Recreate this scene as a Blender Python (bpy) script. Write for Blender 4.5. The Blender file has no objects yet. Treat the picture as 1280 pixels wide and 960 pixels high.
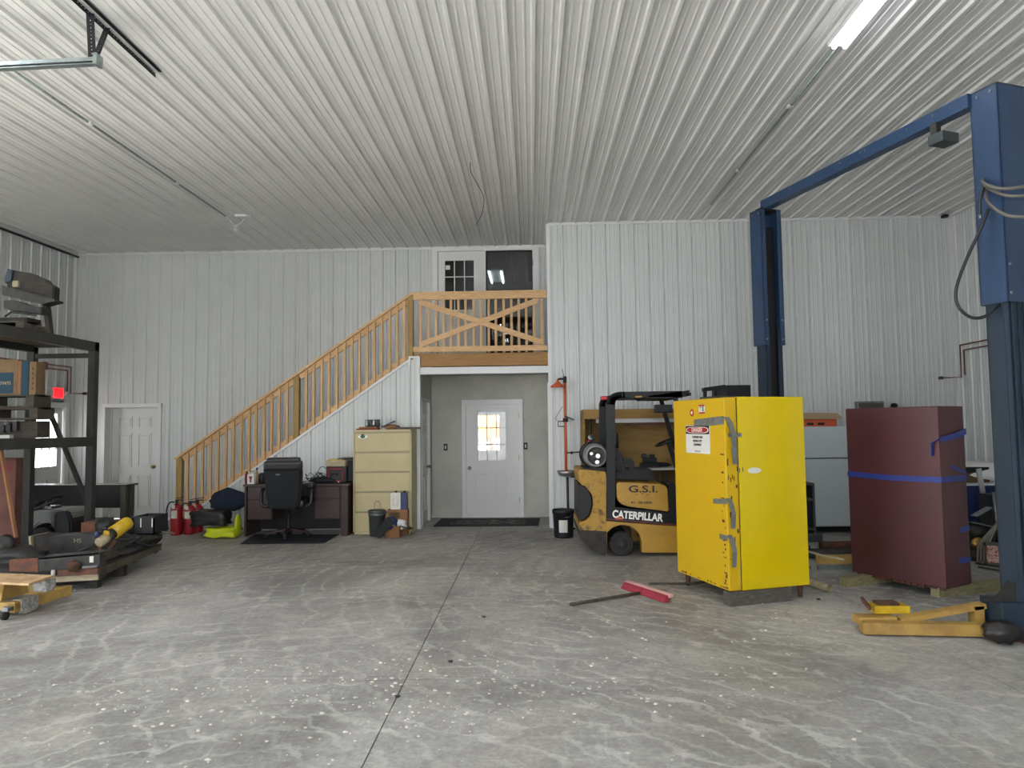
import bpy, bmesh, math, random
from mathutils import Vector, Matrix, noise
random.seed(7)
PI = math.pi
sc = bpy.context.scene
COL = sc.collection

# ------------------------------------------------------------------ camera
F_PX, PITCH, YAW, ROLL, EYE = 870.0, .0612, -.0279, -.0116, 1.598
def cam_axes():
    f = Vector((math.sin(YAW)*math.cos(PITCH), math.cos(YAW)*math.cos(PITCH), math.sin(PITCH)))
    r = f.cross(Vector((0, 0, 1))).normalized(); u = r.cross(f)
    return math.cos(ROLL)*r+math.sin(ROLL)*u, -math.sin(ROLL)*r+math.cos(ROLL)*u, f
CR, CU, CF = cam_axes()
cd = bpy.data.cameras.new('camera'); cam = bpy.data.objects.new('camera', cd); COL.objects.link(cam)
cd.sensor_width = 36; cd.lens = F_PX/1280*36; cd.clip_start = .05; cd.clip_end = 300
m = Matrix((CR, CU, -CF)).transposed().to_4x4(); m.translation = (0, 0, EYE); cam.matrix_world = m
sc.camera = cam
def at(u, v, Z=None, Y=None, X=None):
    """where the line of sight through a pixel of the photograph meets a plane of the room"""
    d = CF+(u-640)/F_PX*CR-(v-480)/F_PX*CU
    t = (Z-EYE)/d.z if Z is not None else (Y/d.y if Y is not None else X/d.x)
    return Vector((0, 0, EYE))+t*d
def hit(u, v, p, n):
    d = CF+(u-640)/F_PX*CR-(v-480)/F_PX*CU; o = Vector((0, 0, EYE))
    return o+d*((Vector(p)-o).dot(n)/d.dot(n))

# --------------------------------------------------------------- materials
def lin(h):
    h = h.lstrip('#'); o = []
    for i in (0, 2, 4):
        c = int(h[i:i+2], 16)/255; o.append(c/12.92 if c <= .04045 else ((c+.055)/1.055)**2.4)
    return (*o, 1)
MATS = {}
def mat(name, c, rough=.5, metal=0, c2=None, scale=8, stretch=(1, 1, 1), lo=.35, hi=.65, bump=0, bscale=None, emit=0, detail=6, spec=.5, coat=0, dist=0):
    if name in MATS: return MATS[name]
    mt = bpy.data.materials.new(name); mt.use_nodes = True; nt = mt.node_tree; N = nt.nodes; L = nt.links
    b = N['Principled BSDF']; b.inputs['Base Color'].default_value = lin(c)
    b.inputs['Roughness'].default_value = rough; b.inputs['Metallic'].default_value = metal
    b.inputs['Specular IOR Level'].default_value = spec; b.inputs['Coat Weight'].default_value = coat
    tc = N.new('ShaderNodeTexCoord'); mp = N.new('ShaderNodeMapping'); mp.inputs['Scale'].default_value = stretch
    L.new(tc.outputs['Object'], mp.inputs['Vector'])
    if c2:
        nz = N.new('ShaderNodeTexNoise'); nz.inputs['Scale'].default_value = scale; nz.inputs['Detail'].default_value = detail
        nz.inputs['Roughness'].default_value = .65; nz.inputs['Distortion'].default_value = dist
        L.new(mp.outputs['Vector'], nz.inputs['Vector'])
        rp = N.new('ShaderNodeValToRGB'); rp.color_ramp.elements[0].position = lo; rp.color_ramp.elements[1].position = hi
        rp.color_ramp.elements[0].color = lin(c); rp.color_ramp.elements[1].color = lin(c2)
        L.new(nz.outputs['Fac'], rp.inputs['Fac']); L.new(rp.outputs['Color'], b.inputs['Base Color'])
    if bump:
        n2 = N.new('ShaderNodeTexNoise'); n2.inputs['Scale'].default_value = bscale or scale*3; n2.inputs['Detail'].default_value = 4
        L.new(mp.outputs['Vector'], n2.inputs['Vector'])
        bp = N.new('ShaderNodeBump'); bp.inputs['Strength'].default_value = bump; bp.inputs['Distance'].default_value = .01
        L.new(n2.outputs['Fac'], bp.inputs['Height']); L.new(bp.outputs['Normal'], b.inputs['Normal'])
    if emit:
        b.inputs['Emission Color'].default_value = lin(c); b.inputs['Emission Strength'].default_value = emit
    MATS[name] = mt; return mt

def floor_material():
    mt = bpy.data.materials.new('concrete'); mt.use_nodes = True; nt = mt.node_tree; N = nt.nodes; L = nt.links
    b = N['Principled BSDF']; tc = N.new('ShaderNodeTexCoord')
    def nz(scale, stretch, rot=0, detail=8, rough=.6, dist=0):
        mp = N.new('ShaderNodeMapping'); mp.inputs['Scale'].default_value = stretch; mp.inputs['Rotation'].default_value = (0, 0, rot)
        L.new(tc.outputs['Object'], mp.inputs['Vector'])
        n = N.new('ShaderNodeTexNoise'); n.inputs['Scale'].default_value = scale; n.inputs['Detail'].default_value = detail
        n.inputs['Roughness'].default_value = rough; n.inputs['Distortion'].default_value = dist
        L.new(mp.outputs['Vector'], n.inputs['Vector']); return n.outputs['Fac']
    def ramp(s, stops):
        r = N.new('ShaderNodeValToRGB'); L.new(s, r.inputs['Fac']); cr = r.color_ramp
        while len(cr.elements) < len(stops): cr.elements.new(.5)
        for e, (p, c) in zip(cr.elements, stops): e.position = p; e.color = lin(c)
        return r.outputs['Color']
    def mix(a, c, fac, mode='MIX'):
        x = N.new('ShaderNodeMix'); x.data_type = 'RGBA'; x.blend_type = mode
        if isinstance(fac, float): x.inputs[0].default_value = fac
        else: L.new(fac, x.inputs[0])
        L.new(a, x.inputs[6]); 
        if isinstance(c, tuple): x.inputs[7].default_value = c
        else: L.new(c, x.inputs[7])
        return x.outputs[2]
    base = ramp(nz(.55, (1, 1, 1), 0, 9, .62, .6), [(.32, '#787571'), (.5, '#9f9c97'), (.68, '#bcb9b3')])
    smear = ramp(nz(1.1, (.6, 1.7, 1), .5, 9, .72, 2.2), [(.49, '#000000'), (.68, '#a4a4a4')])
    base = mix(base, lin('#c6c4bf'), smear)
    sm2 = ramp(nz(1.3, (1.8, .6, 1), .35, 9, .72, 2.4), [(.5, '#000000'), (.68, '#989898')])
    base = mix(base, lin('#757371'), sm2)
    dust = ramp(nz(.8, (1, .7, 1), .2, 9, .7, 1), [(.5, '#000000'), (.66, '#b4b4b4')])
    base = mix(base, lin('#c2bcab'), dust)
    scr = ramp(nz(1.9, (.5, 3.2, 1), -.7, 9, .75, 3.2), [(.57, '#000000'), (.64, '#8e8e8e')])
    base = mix(base, lin('#d4d2cd'), scr)
    scr2 = ramp(nz(1.7, (3.0, .5, 1), .95, 9, .75, 3.4), [(.57, '#000000'), (.64, '#8e8e8e')])
    base = mix(base, lin('#d6d4ce'), scr2)
    fine = ramp(nz(28, (1, 1, 1), 0, 9, .8), [(.36, '#6c6c6c'), (.64, '#ffffff')])
    base = mix(base, fine, .45, 'MULTIPLY')
    for (cx, cy, sc_, dis, p0, p1, c) in ((-1.2, 2.2, 1.5, 9, .86, .97, '#d2d0ca'), (2.8, 7.5, 1.3, 8, .87, .97, '#d2cfc6'), (-4.5, 9.5, 1.1, 10, .86, .97, '#757270')):
        mp = N.new('ShaderNodeMapping'); mp.inputs['Location'].default_value = (-cx, -cy, 0); L.new(tc.outputs['Object'], mp.inputs['Vector'])
        wv = N.new('ShaderNodeTexWave'); wv.wave_type = 'RINGS'; wv.rings_direction = 'Z'; wv.inputs['Scale'].default_value = sc_; wv.inputs['Distortion'].default_value = dis
        wv.inputs['Detail'].default_value = 5; wv.inputs['Detail Scale'].default_value = 1.3; wv.inputs['Detail Roughness'].default_value = .62; L.new(mp.outputs['Vector'], wv.inputs['Vector'])
        lines = ramp(wv.outputs['Fac'], [(p0, '#000000'), (p1, '#ffffff')]); msk = ramp(nz(1.4, (1, 1, 1), cx, 6, .7, 1), [(.42, '#000000'), (.66, '#b8b8b8')])
        mm = N.new('ShaderNodeMix'); mm.data_type = 'RGBA'; mm.blend_type = 'MULTIPLY'; mm.inputs[0].default_value = 1; L.new(lines, mm.inputs[6]); L.new(msk, mm.inputs[7])
        base = mix(base, lin(c), mm.outputs[2])
    L.new(base, b.inputs['Base Color'])
    rr = ramp(nz(1.2, (1, 1, 1), .4, 6), [(.3, '#6a6a6a'), (.7, '#9d9d9d')])
    bw = N.new('ShaderNodeRGBToBW'); L.new(rr, bw.inputs[0])
    mr = N.new('ShaderNodeMapRange'); mr.inputs[1].default_value = .1; mr.inputs[2].default_value = .4; mr.inputs[3].default_value = .42; mr.inputs[4].default_value = .7
    L.new(bw.outputs[0], mr.inputs[0]); L.new(mr.outputs[0], b.inputs['Roughness'])
    bp = N.new('ShaderNodeBump'); bp.inputs['Strength'].default_value = .12; bp.inputs['Distance'].default_value = .01
    L.new(nz(25, (1, 1, 1), 0, 6), bp.inputs['Height']); L.new(bp.outputs['Normal'], b.inputs['Normal'])
    b.inputs['Specular IOR Level'].default_value = .35
    return mt

def glass(name, c='#ffffff', rough=0.0, bump=0):
    mt = bpy.data.materials.new(name); mt.use_nodes = True; nt = mt.node_tree; b = nt.nodes['Principled BSDF']
    b.inputs['Base Color'].default_value = lin(c); b.inputs['Roughness'].default_value = rough
    b.inputs['Transmission Weight'].default_value = 1; b.inputs['IOR'].default_value = 1.45
    if bump:
        n = nt.nodes.new('ShaderNodeTexNoise'); n.inputs['Scale'].default_value = 60
        t = nt.nodes.new('ShaderNodeTexCoord'); nt.links.new(t.outputs['Object'], n.inputs['Vector'])
        bp = nt.nodes.new('ShaderNodeBump'); bp.inputs['Strength'].default_value = bump; bp.inputs['Distance'].default_value = .01
        nt.links.new(n.outputs['Fac'], bp.inputs['Height']); nt.links.new(bp.outputs['Normal'], b.inputs['Normal'])
    return mt

M = dict(
    concrete=floor_material(),
    wall=mat('white_steel_siding', '#bec1bf', .38, 0, '#c4c7c5', 3, lo=.3, hi=.7),
    ceil=mat('white_steel_ceiling', '#d3d3d1', .36, 0, '#cacac8', 1.2, lo=.3, hi=.7),
    trim=mat('white_trim', '#cfd0cf', .45),
    door=mat('white_door_paint', '#cbcbc8', .4),
    dry=mat('unpainted_drywall', '#aaa9a1', .9, 0, '#bab9b0', 1.3, lo=.4, hi=.62),
    dark=mat('dark_gap', '#161616', .9),
    wood=mat('pine', '#cda878', .6, 0, '#b48c5c', 5, (14, 14, 1.2), bump=.15),
    woodx=mat('pine_rail', '#d2af80', .6, 0, '#b99062', 5, (1.2, 14, 14), bump=.15),
    beam=mat('treated_beam', '#a37b49', .7, 0, '#876338', 4, (1, 10, 14), bump=.25),
    post=mat('treated_post', '#a0854f', .7, 0, '#84693c', 4, (10, 10, 1), bump=.2),
    lumber=mat('treated_lumber', '#8b8460', .8, 0, '#6e6748', 5, (2, 8, 8), bump=.3),
    oldwood=mat('weathered_wood', '#4d463b', .85, 0, '#362f27', 5, (2, 9, 9), bump=.35),
    greywood=mat('grey_block_wood', '#5f5a52', .9, 0, '#403c36', 7, (2, 9, 9), bump=.4),
    ply=mat('plywood', '#94743c', .7, 0, '#7f6230', 3, (1, 1, 3), bump=.1),
    plylight=mat('plywood_light', '#c9aa80', .75, 0, '#8d6a45', 7, lo=.35, hi=.7, bump=.2),
    yel=mat('yellow_cabinet_paint', '#cbb200', .22, 0, '#d2b803', 2.2, lo=.3, hi=.7, spec=.6, bump=.10, bscale=14),
    yeldoor=mat('yellow_door_paint', '#c69d0e', .4, 0, '#c6a406', 3, (1, 1, .7), lo=.3, hi=.7, bump=.06, bscale=9),
    yelchip=mat('chipped_edge_paint', '#cba60a', .5, 0, '#5a3f14', 9, (1, 1, 1), lo=.60, hi=.66),
    maroon=mat('maroon_paint', '#502a2e', .42, 0, '#402621', 1.1, lo=.42, hi=.7, spec=.4, bump=.04, bscale=5),
    rust=mat('rust', '#5f3a26', .9, 0, '#3a2a22', 9, bump=.4),
    rustbrown=mat('rusty_orange', '#7a4b33', .9, 0, '#55423a', 12, bump=.4),
    blue=mat('blue_lift_paint', '#2b4363', .42, 0, '#22364f', 5, (1, 1, .5), lo=.3, hi=.75, bump=.06, spec=.5),
    bluerib=mat('column_rib_blue', '#1c2e3d', .5, 0, '#172532', 5, (1, 1, .3)), bluedark=mat('teal_blue_paint', '#1e2f3f', .5, 0, '#182530', 5, (1, 1, .3), lo=.35, hi=.7),
    olivest=mat('olive_steel', '#5f5a49', .6, .1, '#47433a', 5, bump=.15), cleartape=mat('cloudy_tape', '#a3a29d', .35, 0, '#76756f', 30, lo=.4, hi=.6, bump=.5), tapeb=mat('blue_tape', '#24357e', .5),
    tapeg=mat('silver_duct_tape', '#7d7e7a', .4, .25, '#66675f', 20),
    caty=mat('forklift_yellow', '#ac8328', .42, 0, '#8d6b20', 3, lo=.4, hi=.75, bump=.05),
    catdirt=mat('soiled_forklift_yellow', '#a37d2b', .6, 0, '#463824', 10, lo=.5, hi=.66),
    soot=mat('sooty_iron', '#3a342c', .8, 0, '#232120', 9, bump=.3),
    blk=mat('black_paint', '#101215', .5, spec=.35), blkm=mat('black_plastic', '#141416', .6, 0, '#1d1d20', 12),
    vinyl=mat('black_vinyl', '#0f1013', .5, spec=.35), rubber=mat('rubber', '#1e1d1c', .85, 0, '#2b2926', 12),
    leather=mat('black_leather', '#131416', .42, bump=.2, bscale=60, c2='#1a1b1d', scale=20),
    fabric=mat('black_mesh_fabric', '#15171a', .9, bump=.3, bscale=300),
    steel=mat('steel', '#8e9090', .35, .9, '#75777a', 10), galv=mat('galvanised_steel', '#9aa3a1', .42, .75, '#808b88', 14),
    tankm=mat('tank_grey', '#8d908e', .5, .3, '#6f726f', 12), alum=mat('aluminium', '#b5b6b5', .32, .85), brass=mat('brass', '#a88445', .3, .9),
    copper=mat('copper_pipe', '#8a5348', .45, .6, '#6c423b', 20),
    iron=mat('dark_iron', '#2c2d2d', .6, .3, '#3f3c38', 12, bump=.2), rack=mat('rack_grey', '#2f302e', .65, 0, '#3b3a36', 8, (1, 1, .4)),
    desk=mat('dark_cherry_laminate', '#3b2622', .42, 0, '#301d1a', 4, (8, 8, 1)),
    deskdark=mat('black_brown_laminate', '#231f20', .3),
    legm=mat('table_leg_grey', '#4a4740', .5),
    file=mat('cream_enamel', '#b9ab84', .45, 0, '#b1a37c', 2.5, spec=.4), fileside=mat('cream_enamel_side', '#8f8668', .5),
    red=mat('extinguisher_red', '#8e1218', .35), redp=mat('red_plastic', '#b32626', .45), orange=mat('orange_paint', '#cc5a33', .5),
    white=mat('white_plastic', '#d2d2d0', .4), paper=mat('paper', '#cfcabb', .8, 0, '#b3ae9f', 40, lo=.45, hi=.6), label=mat('label_white', '#cfcdc4', .6),
    card=mat('cardboard', '#8d6442', .85, 0, '#7a5436', 6), cardl=mat('cardboard_light', '#a08b6c', .85), cardrk=mat('dull_cardboard', '#7c6548', .9, 0, '#6b563d', 5), carddk=mat('cardboard_dark', '#59462f', .9, 0, '#4b3a27', 5),
    cardred=mat('stained_cardboard', '#63423a', .9, 0, '#4e3129', 4), tealp=mat('teal_print', '#1f3d4d', .8), redprint=mat('red_print', '#6e2027', .8),
    pail=mat('grey_pail', '#5e635e', .45, .3, '#50554f', 8), navy=mat('navy_cloth', '#161f30', .9, bump=.3, bscale=30), navyc=mat('navy_tin', '#22305e', .4),
    bag=mat('black_bag', '#1f1b1a', .45, bump=.4, bscale=12), hiviz=mat('hi_vis_yellow', '#b9c31a', .7, bump=.3, bscale=30),
    gloss=mat('pale_laminate', '#b9b7b2', .18), mat_=mat('door_mat_rubber', '#1c1b20', .9, 0, '#26242a', 30), chmat=mat('chair_mat', '#1f1d26', .6), matp=mat('mat_print', '#6f6a60', .9, 0, '#2a282c', 7, lo=.45, hi=.55),
    fridge=mat('fridge_white', '#c0c8ca', .4, bump=.1, bscale=120), binb=mat('blue_bin', '#16264e', .45), greydk=mat('grey_plastic', '#3b4142', .6),
    pvc=mat('old_pvc', '#b5aa8c', .5, 0, '#8c8061', 10), strap=mat('hose_grey', '#6f6a5e', .6), hoseb=mat('hose_black', '#202226', .5), hoseg=mat('hose_greybrown', '#605c55', .5),
    redgrate=mat('red_grate', '#8c3b30', .6, 0, '#b9a092', 40, lo=.45, hi=.5), yold=mat('worn_yellow_arm', '#ab8a46', .6, 0, '#87673a', 6, lo=.42, hi=.7, bump=.15),
    ybright=mat('bright_yellow', '#c7a61c', .4, 0, '#a8861a', 9), exit_=mat('exit_housing', '#b8b8b4', .5), crt=mat('screen_dark', '#1a2224', .2),
    mowg=mat('light_grey_hood', '#6f706c', .4), plankw=mat('whitewashed_plank', '#b8ac94', .8, 0, '#97886c', 6, (1, 9, 9)),
    sand=mat('debris', '#cdc8bd', .9, 0, '#a19b8f', 9), brist=mat('red_bristles', '#8e2230', .8, bump=.6, bscale=150, c2='#a33848', scale=90),
    pinkw=mat('broom_block', '#c79a94', .7), outg=mat('gravel', '#a5a4a1', .95, 0, '#8c8b88', 4), leaf=mat('autumn_leaves', '#d9982c', .8, 0, '#e8b845', 12), bark=mat('bark', '#4b3b2d', .9),
    inkb=mat('ink_black', '#121212', .6), inkw=mat('ink_white', '#e6e4dc', .5), inkred=mat('ink_red', '#a31f1f', .5), inkdred=mat('dark_red_stripe', '#541a1c', .5), inkg=mat('ink_green', '#2e5a33', .6),
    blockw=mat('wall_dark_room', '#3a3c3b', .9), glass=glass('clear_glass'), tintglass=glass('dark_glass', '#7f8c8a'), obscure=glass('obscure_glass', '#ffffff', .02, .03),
)
LED = mat('led_diffuser', '#f4f8ff', .4, emit=12)
REFLM = mat('reflected_led_glow', '#f4f8ff', .4, emit=7)  # glow for the imitated lamp reflections behind the balcony door glass
EXITM = mat('exit_red', '#ff1d28', .4, emit=1.6)

# ------------------------------------------------------------------ meshes
class MB:
    def __init__(s): s.bm = bmesh.new(); s.T = Matrix()
    def v(s, p): return s.bm.verts.new(s.T @ Vector(p))
    def quad(s, pts, sm=False):
        f = s.bm.faces.new([s.v(p) for p in pts]); f.smooth = sm; return f
    def box(s, x0, x1, y0, y1, z0, z1, bev=0):
        a = bmesh.new(); bmesh.ops.create_cube(a, size=1)
        for v in a.verts: v.co = Vector(((x0+x1)/2+v.co.x*(x1-x0), (y0+y1)/2+v.co.y*(y1-y0), (z0+z1)/2+v.co.z*(z1-z0)))
        if bev: bmesh.ops.bevel(a, geom=a.edges[:], offset=bev, segments=2, affect='EDGES', profile=.6)
        s.merge(a); return s
    def merge(s, a, T=None):
        T = s.T @ T if T is not None else s.T; d = {}
        for v in a.verts: d[v] = s.bm.verts.new(T @ v.co)
        for f in a.faces:
            try: g = s.bm.faces.new([d[v] for v in f.verts]); g.smooth = f.smooth
            except ValueError: pass
        a.free(); return s
    def bar(s, p0, p1, w, h, up=(0, 0, 1), bev=0):
        p0, p1 = Vector(p0), Vector(p1); x = (p1-p0); L = x.length; x.normalize(); up = Vector(up)
        if abs(x.dot(up)) > .98: up = Vector((0, 1, 0))
        y = up.cross(x).normalized(); z = x.cross(y)
        T = Matrix((x, y, z)).transposed().to_4x4(); T.translation = (p0+p1)/2
        a = bmesh.new(); bmesh.ops.create_cube(a, size=1)
        for v in a.verts: v.co = Vector((v.co.x*L, v.co.y*w, v.co.z*h))
        if bev: bmesh.ops.bevel(a, geom=a.edges[:], offset=bev, segments=2, affect='EDGES')
        return s.merge(a, T)
    def tube(s, pts, r, n=10, cap=True, rs=None):
        pts = [Vector(p) for p in pts]; rings = []; ref = None
        for i, p in enumerate(pts):
            t = (pts[min(i+1, len(pts)-1)]-pts[max(i-1, 0)]).normalized()
            if ref is None: ref = t.orthogonal().normalized()
            ref = (ref-t*ref.dot(t)).normalized(); b = t.cross(ref); rr = rs[i] if rs else r
            rings.append([s.v(p+(ref*math.cos(2*PI*k/n)+b*math.sin(2*PI*k/n))*rr) for k in range(n)])
        for a, b in zip(rings, rings[1:]):
            for k in range(n): s.bm.faces.new([a[k], a[(k+1) % n], b[(k+1) % n], b[k]]).smooth = True
        if cap: s.bm.faces.new(rings[0][::-1]); s.bm.faces.new(rings[-1])
        return s
    def cyl(s, p0, p1, r, n=20, r2=None): return s.tube([p0, p1], r, n, rs=[r, r if r2 is None else r2])
    def lathe(s, prof, n=28, c=(0, 0, 0), axis='z'):
        c = Vector(c); rings = []
        for r, z in prof:
            ring = []
            for k in range(n):
                a = 2*PI*k/n; q = (r*math.cos(a), r*math.sin(a), z)
                if axis == 'y': q = (q[0], q[2], q[1])
                if axis == 'x': q = (q[2], q[0], q[1])
                ring.append(s.v(c+Vector(q)))
            rings.append(ring)
        for a, b in zip(rings, rings[1:]):
            for k in range(n):
                try: s.bm.faces.new([a[k], a[(k+1) % n], b[(k+1) % n], b[k]]).smooth = True
                except ValueError: pass
        for ring in (rings[0], rings[-1]):
            try: s.bm.faces.new(ring)
            except ValueError: pass
        return s
    def prism(s, pts, a, b, plane='xz', bev=0):
        """outline pts in a plane, given depth from a to b along the third axis"""
        t = bmesh.new()
        def P(q, d): return {'xz': (q[0], d, q[1]), 'xy': (q[0], q[1], d), 'yz': (d, q[0], q[1])}[plane]
        A = [t.verts.new(P(q, a)) for q in pts]; B = [t.verts.new(P(q, b)) for q in pts]
        t.faces.new(A); t.faces.new(B[::-1]); n = len(pts)
        for i in range(n): t.faces.new([A[i], B[i], B[(i+1) % n], A[(i+1) % n]])
        bmesh.ops.recalc_face_normals(t, faces=t.faces[:])
        if bev: bmesh.ops.bevel(t, geom=[e for e in t.edges], offset=bev, segments=2, affect='EDGES')
        return s.merge(t)
    def blob(s, c, size, seed=0, amp=.25, freq=2.2, sub=3, box=False):
        a = bmesh.new()
        if box:
            bmesh.ops.create_cube(a, size=1.5); bmesh.ops.subdivide_edges(a, edges=a.edges[:], cuts=6, use_grid_fill=True)
            for v in a.verts:
                u = v.co.normalized(); v.co = v.co.lerp(u*v.co.length*.95, .3)
        else: bmesh.ops.create_icosphere(a, subdivisions=sub, radius=1)
        for v in a.verts:
            k = noise.fractal(v.co*freq+Vector((seed*7.3, seed*3.1, seed)), 1, 2, 4)
            v.co += v.co.normalized()*k*amp
            v.co = Vector((v.co.x*size[0]/2, v.co.y*size[1]/2, v.co.z*size[2]/2))
            if v.co.z < -size[2]/2*.92: v.co.z = -size[2]/2*.92
        for f in a.faces: f.smooth = True
        T = Matrix.Translation(c); return s.merge(a, T)
    def build(s, name, material, parent=None, recalc=True):
        if recalc: bmesh.ops.recalc_face_normals(s.bm, faces=s.bm.faces[:])
        me = bpy.data.meshes.new(name); s.bm.to_mesh(me); s.bm.free(); me.materials.append(material)
        o = bpy.data.objects.new(name, me); COL.objects.link(o)
        if parent: o.parent = parent
        return o
def tag(o, label, cat, group=None):
    o['label'] = label; o['category'] = cat
    if group: o['group'] = group
    return o
def thing(name, label, cat, loc=(0, 0, 0), rz=0, group=None):
    o = bpy.data.objects.new(name, None); COL.objects.link(o); o.empty_display_size = .1
    o.location = loc; o.rotation_euler = (0, 0, rz); return tag(o, label, cat, group)
def struct(o): o['kind'] = 'structure'; return o
def B(*a, **k): return MB().box(*a, **k)
def copy_tree(o, parent=None, label=None):
    c = o.copy(); COL.objects.link(c); c.parent = parent
    if label: c['label'] = label
    for ch in list(o.children): copy_tree(ch, c)
    return c
def spline(pts, k=6):
    pts = [Vector(p) for p in pts]; P = [pts[0]]+pts+[pts[-1]]; o = []
    for i in range(1, len(P)-2):
        a, b, c, d = P[i-1:i+3]
        for j in range(k):
            t = j/k; o.append(.5*((2*b)+(c-a)*t+(2*a-5*b+4*c-d)*t*t+(3*b-a-3*c+d)*t**3))
    o.append(pts[-1]); return o
def text(name, body, parent, loc, xa, ya, size, material, squeeze=1, bold=0, align='CENTER'):
    cu = bpy.data.curves.new(name, 'FONT'); cu.body = body; cu.size = size; cu.extrude = .0006; cu.offset = bold
    cu.align_x = align; cu.align_y = 'CENTER'; cu.materials.append(material)
    o = bpy.data.objects.new(name, cu); COL.objects.link(o); o.parent = parent
    xa, ya = Vector(xa).normalized(), Vector(ya).normalized(); za = xa.cross(ya)
    T = Matrix((xa*squeeze, ya, za)).transposed().to_4x4(); T.translation = loc; me = bpy.data.meshes.new_from_object(o); bpy.data.objects.remove(o); o = bpy.data.objects.new(name, me); COL.objects.link(o); o.parent = parent; o.matrix_local = T; return o

# ------------------------------------------------------------- corrugation
PITCH_R = .2286
def prof(t, h=.018, hm=.004, inv=False):
    """depth of the sheet profile at offset t from a rib centre"""
    t = abs((t+PITCH_R/2) % PITCH_R-PITCH_R/2)
    if t < .014: return h
    if t < .026: return h*(1-(t-.014)/.012)
    for c in (PITCH_R/3,):
        q = abs(t-c)
        if q < .006: return hm
        if q < .013: return hm*(1-(q-.006)/.007)
    return 0
OFFS = [-.026, -.014, .014, .026]+[s*PITCH_R/3+o for s in (1, 2) for o in (-.013, -.006, .006, .013)]
def sheet(mb, u0, u1, phase, spans, place, extra=(), h=.019, hm=.004):
    us = {u0, u1, *extra}; k = math.floor((u0-phase)/PITCH_R)-1
    while phase+k*PITCH_R < u1+PITCH_R:
        for o in OFFS:
            u = phase+k*PITCH_R+o
            if u0 < u < u1: us.add(u)
        k += 1
    us = sorted(us)
    for a, b in zip(us, us[1:]):
        if b-a < 1e-5: continue
        for lo, hi in spans((a+b)/2):
            f = lambda q, u: q(u) if callable(q) else q
            da, db = prof(a-phase, h, hm), prof(b-phase, h, hm)
            mb.quad([place(a, f(lo, a), da), place(b, f(lo, b), db), place(b, f(hi, b), db), place(a, f(hi, a), da)])
XL, XR, YN, YF, H = -8.362, 6.709, 11.093, 12.44, 4.88
XC, XS = .291, -1.792
YB = -2.2     # front wall with the big doors, behind the camera

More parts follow.
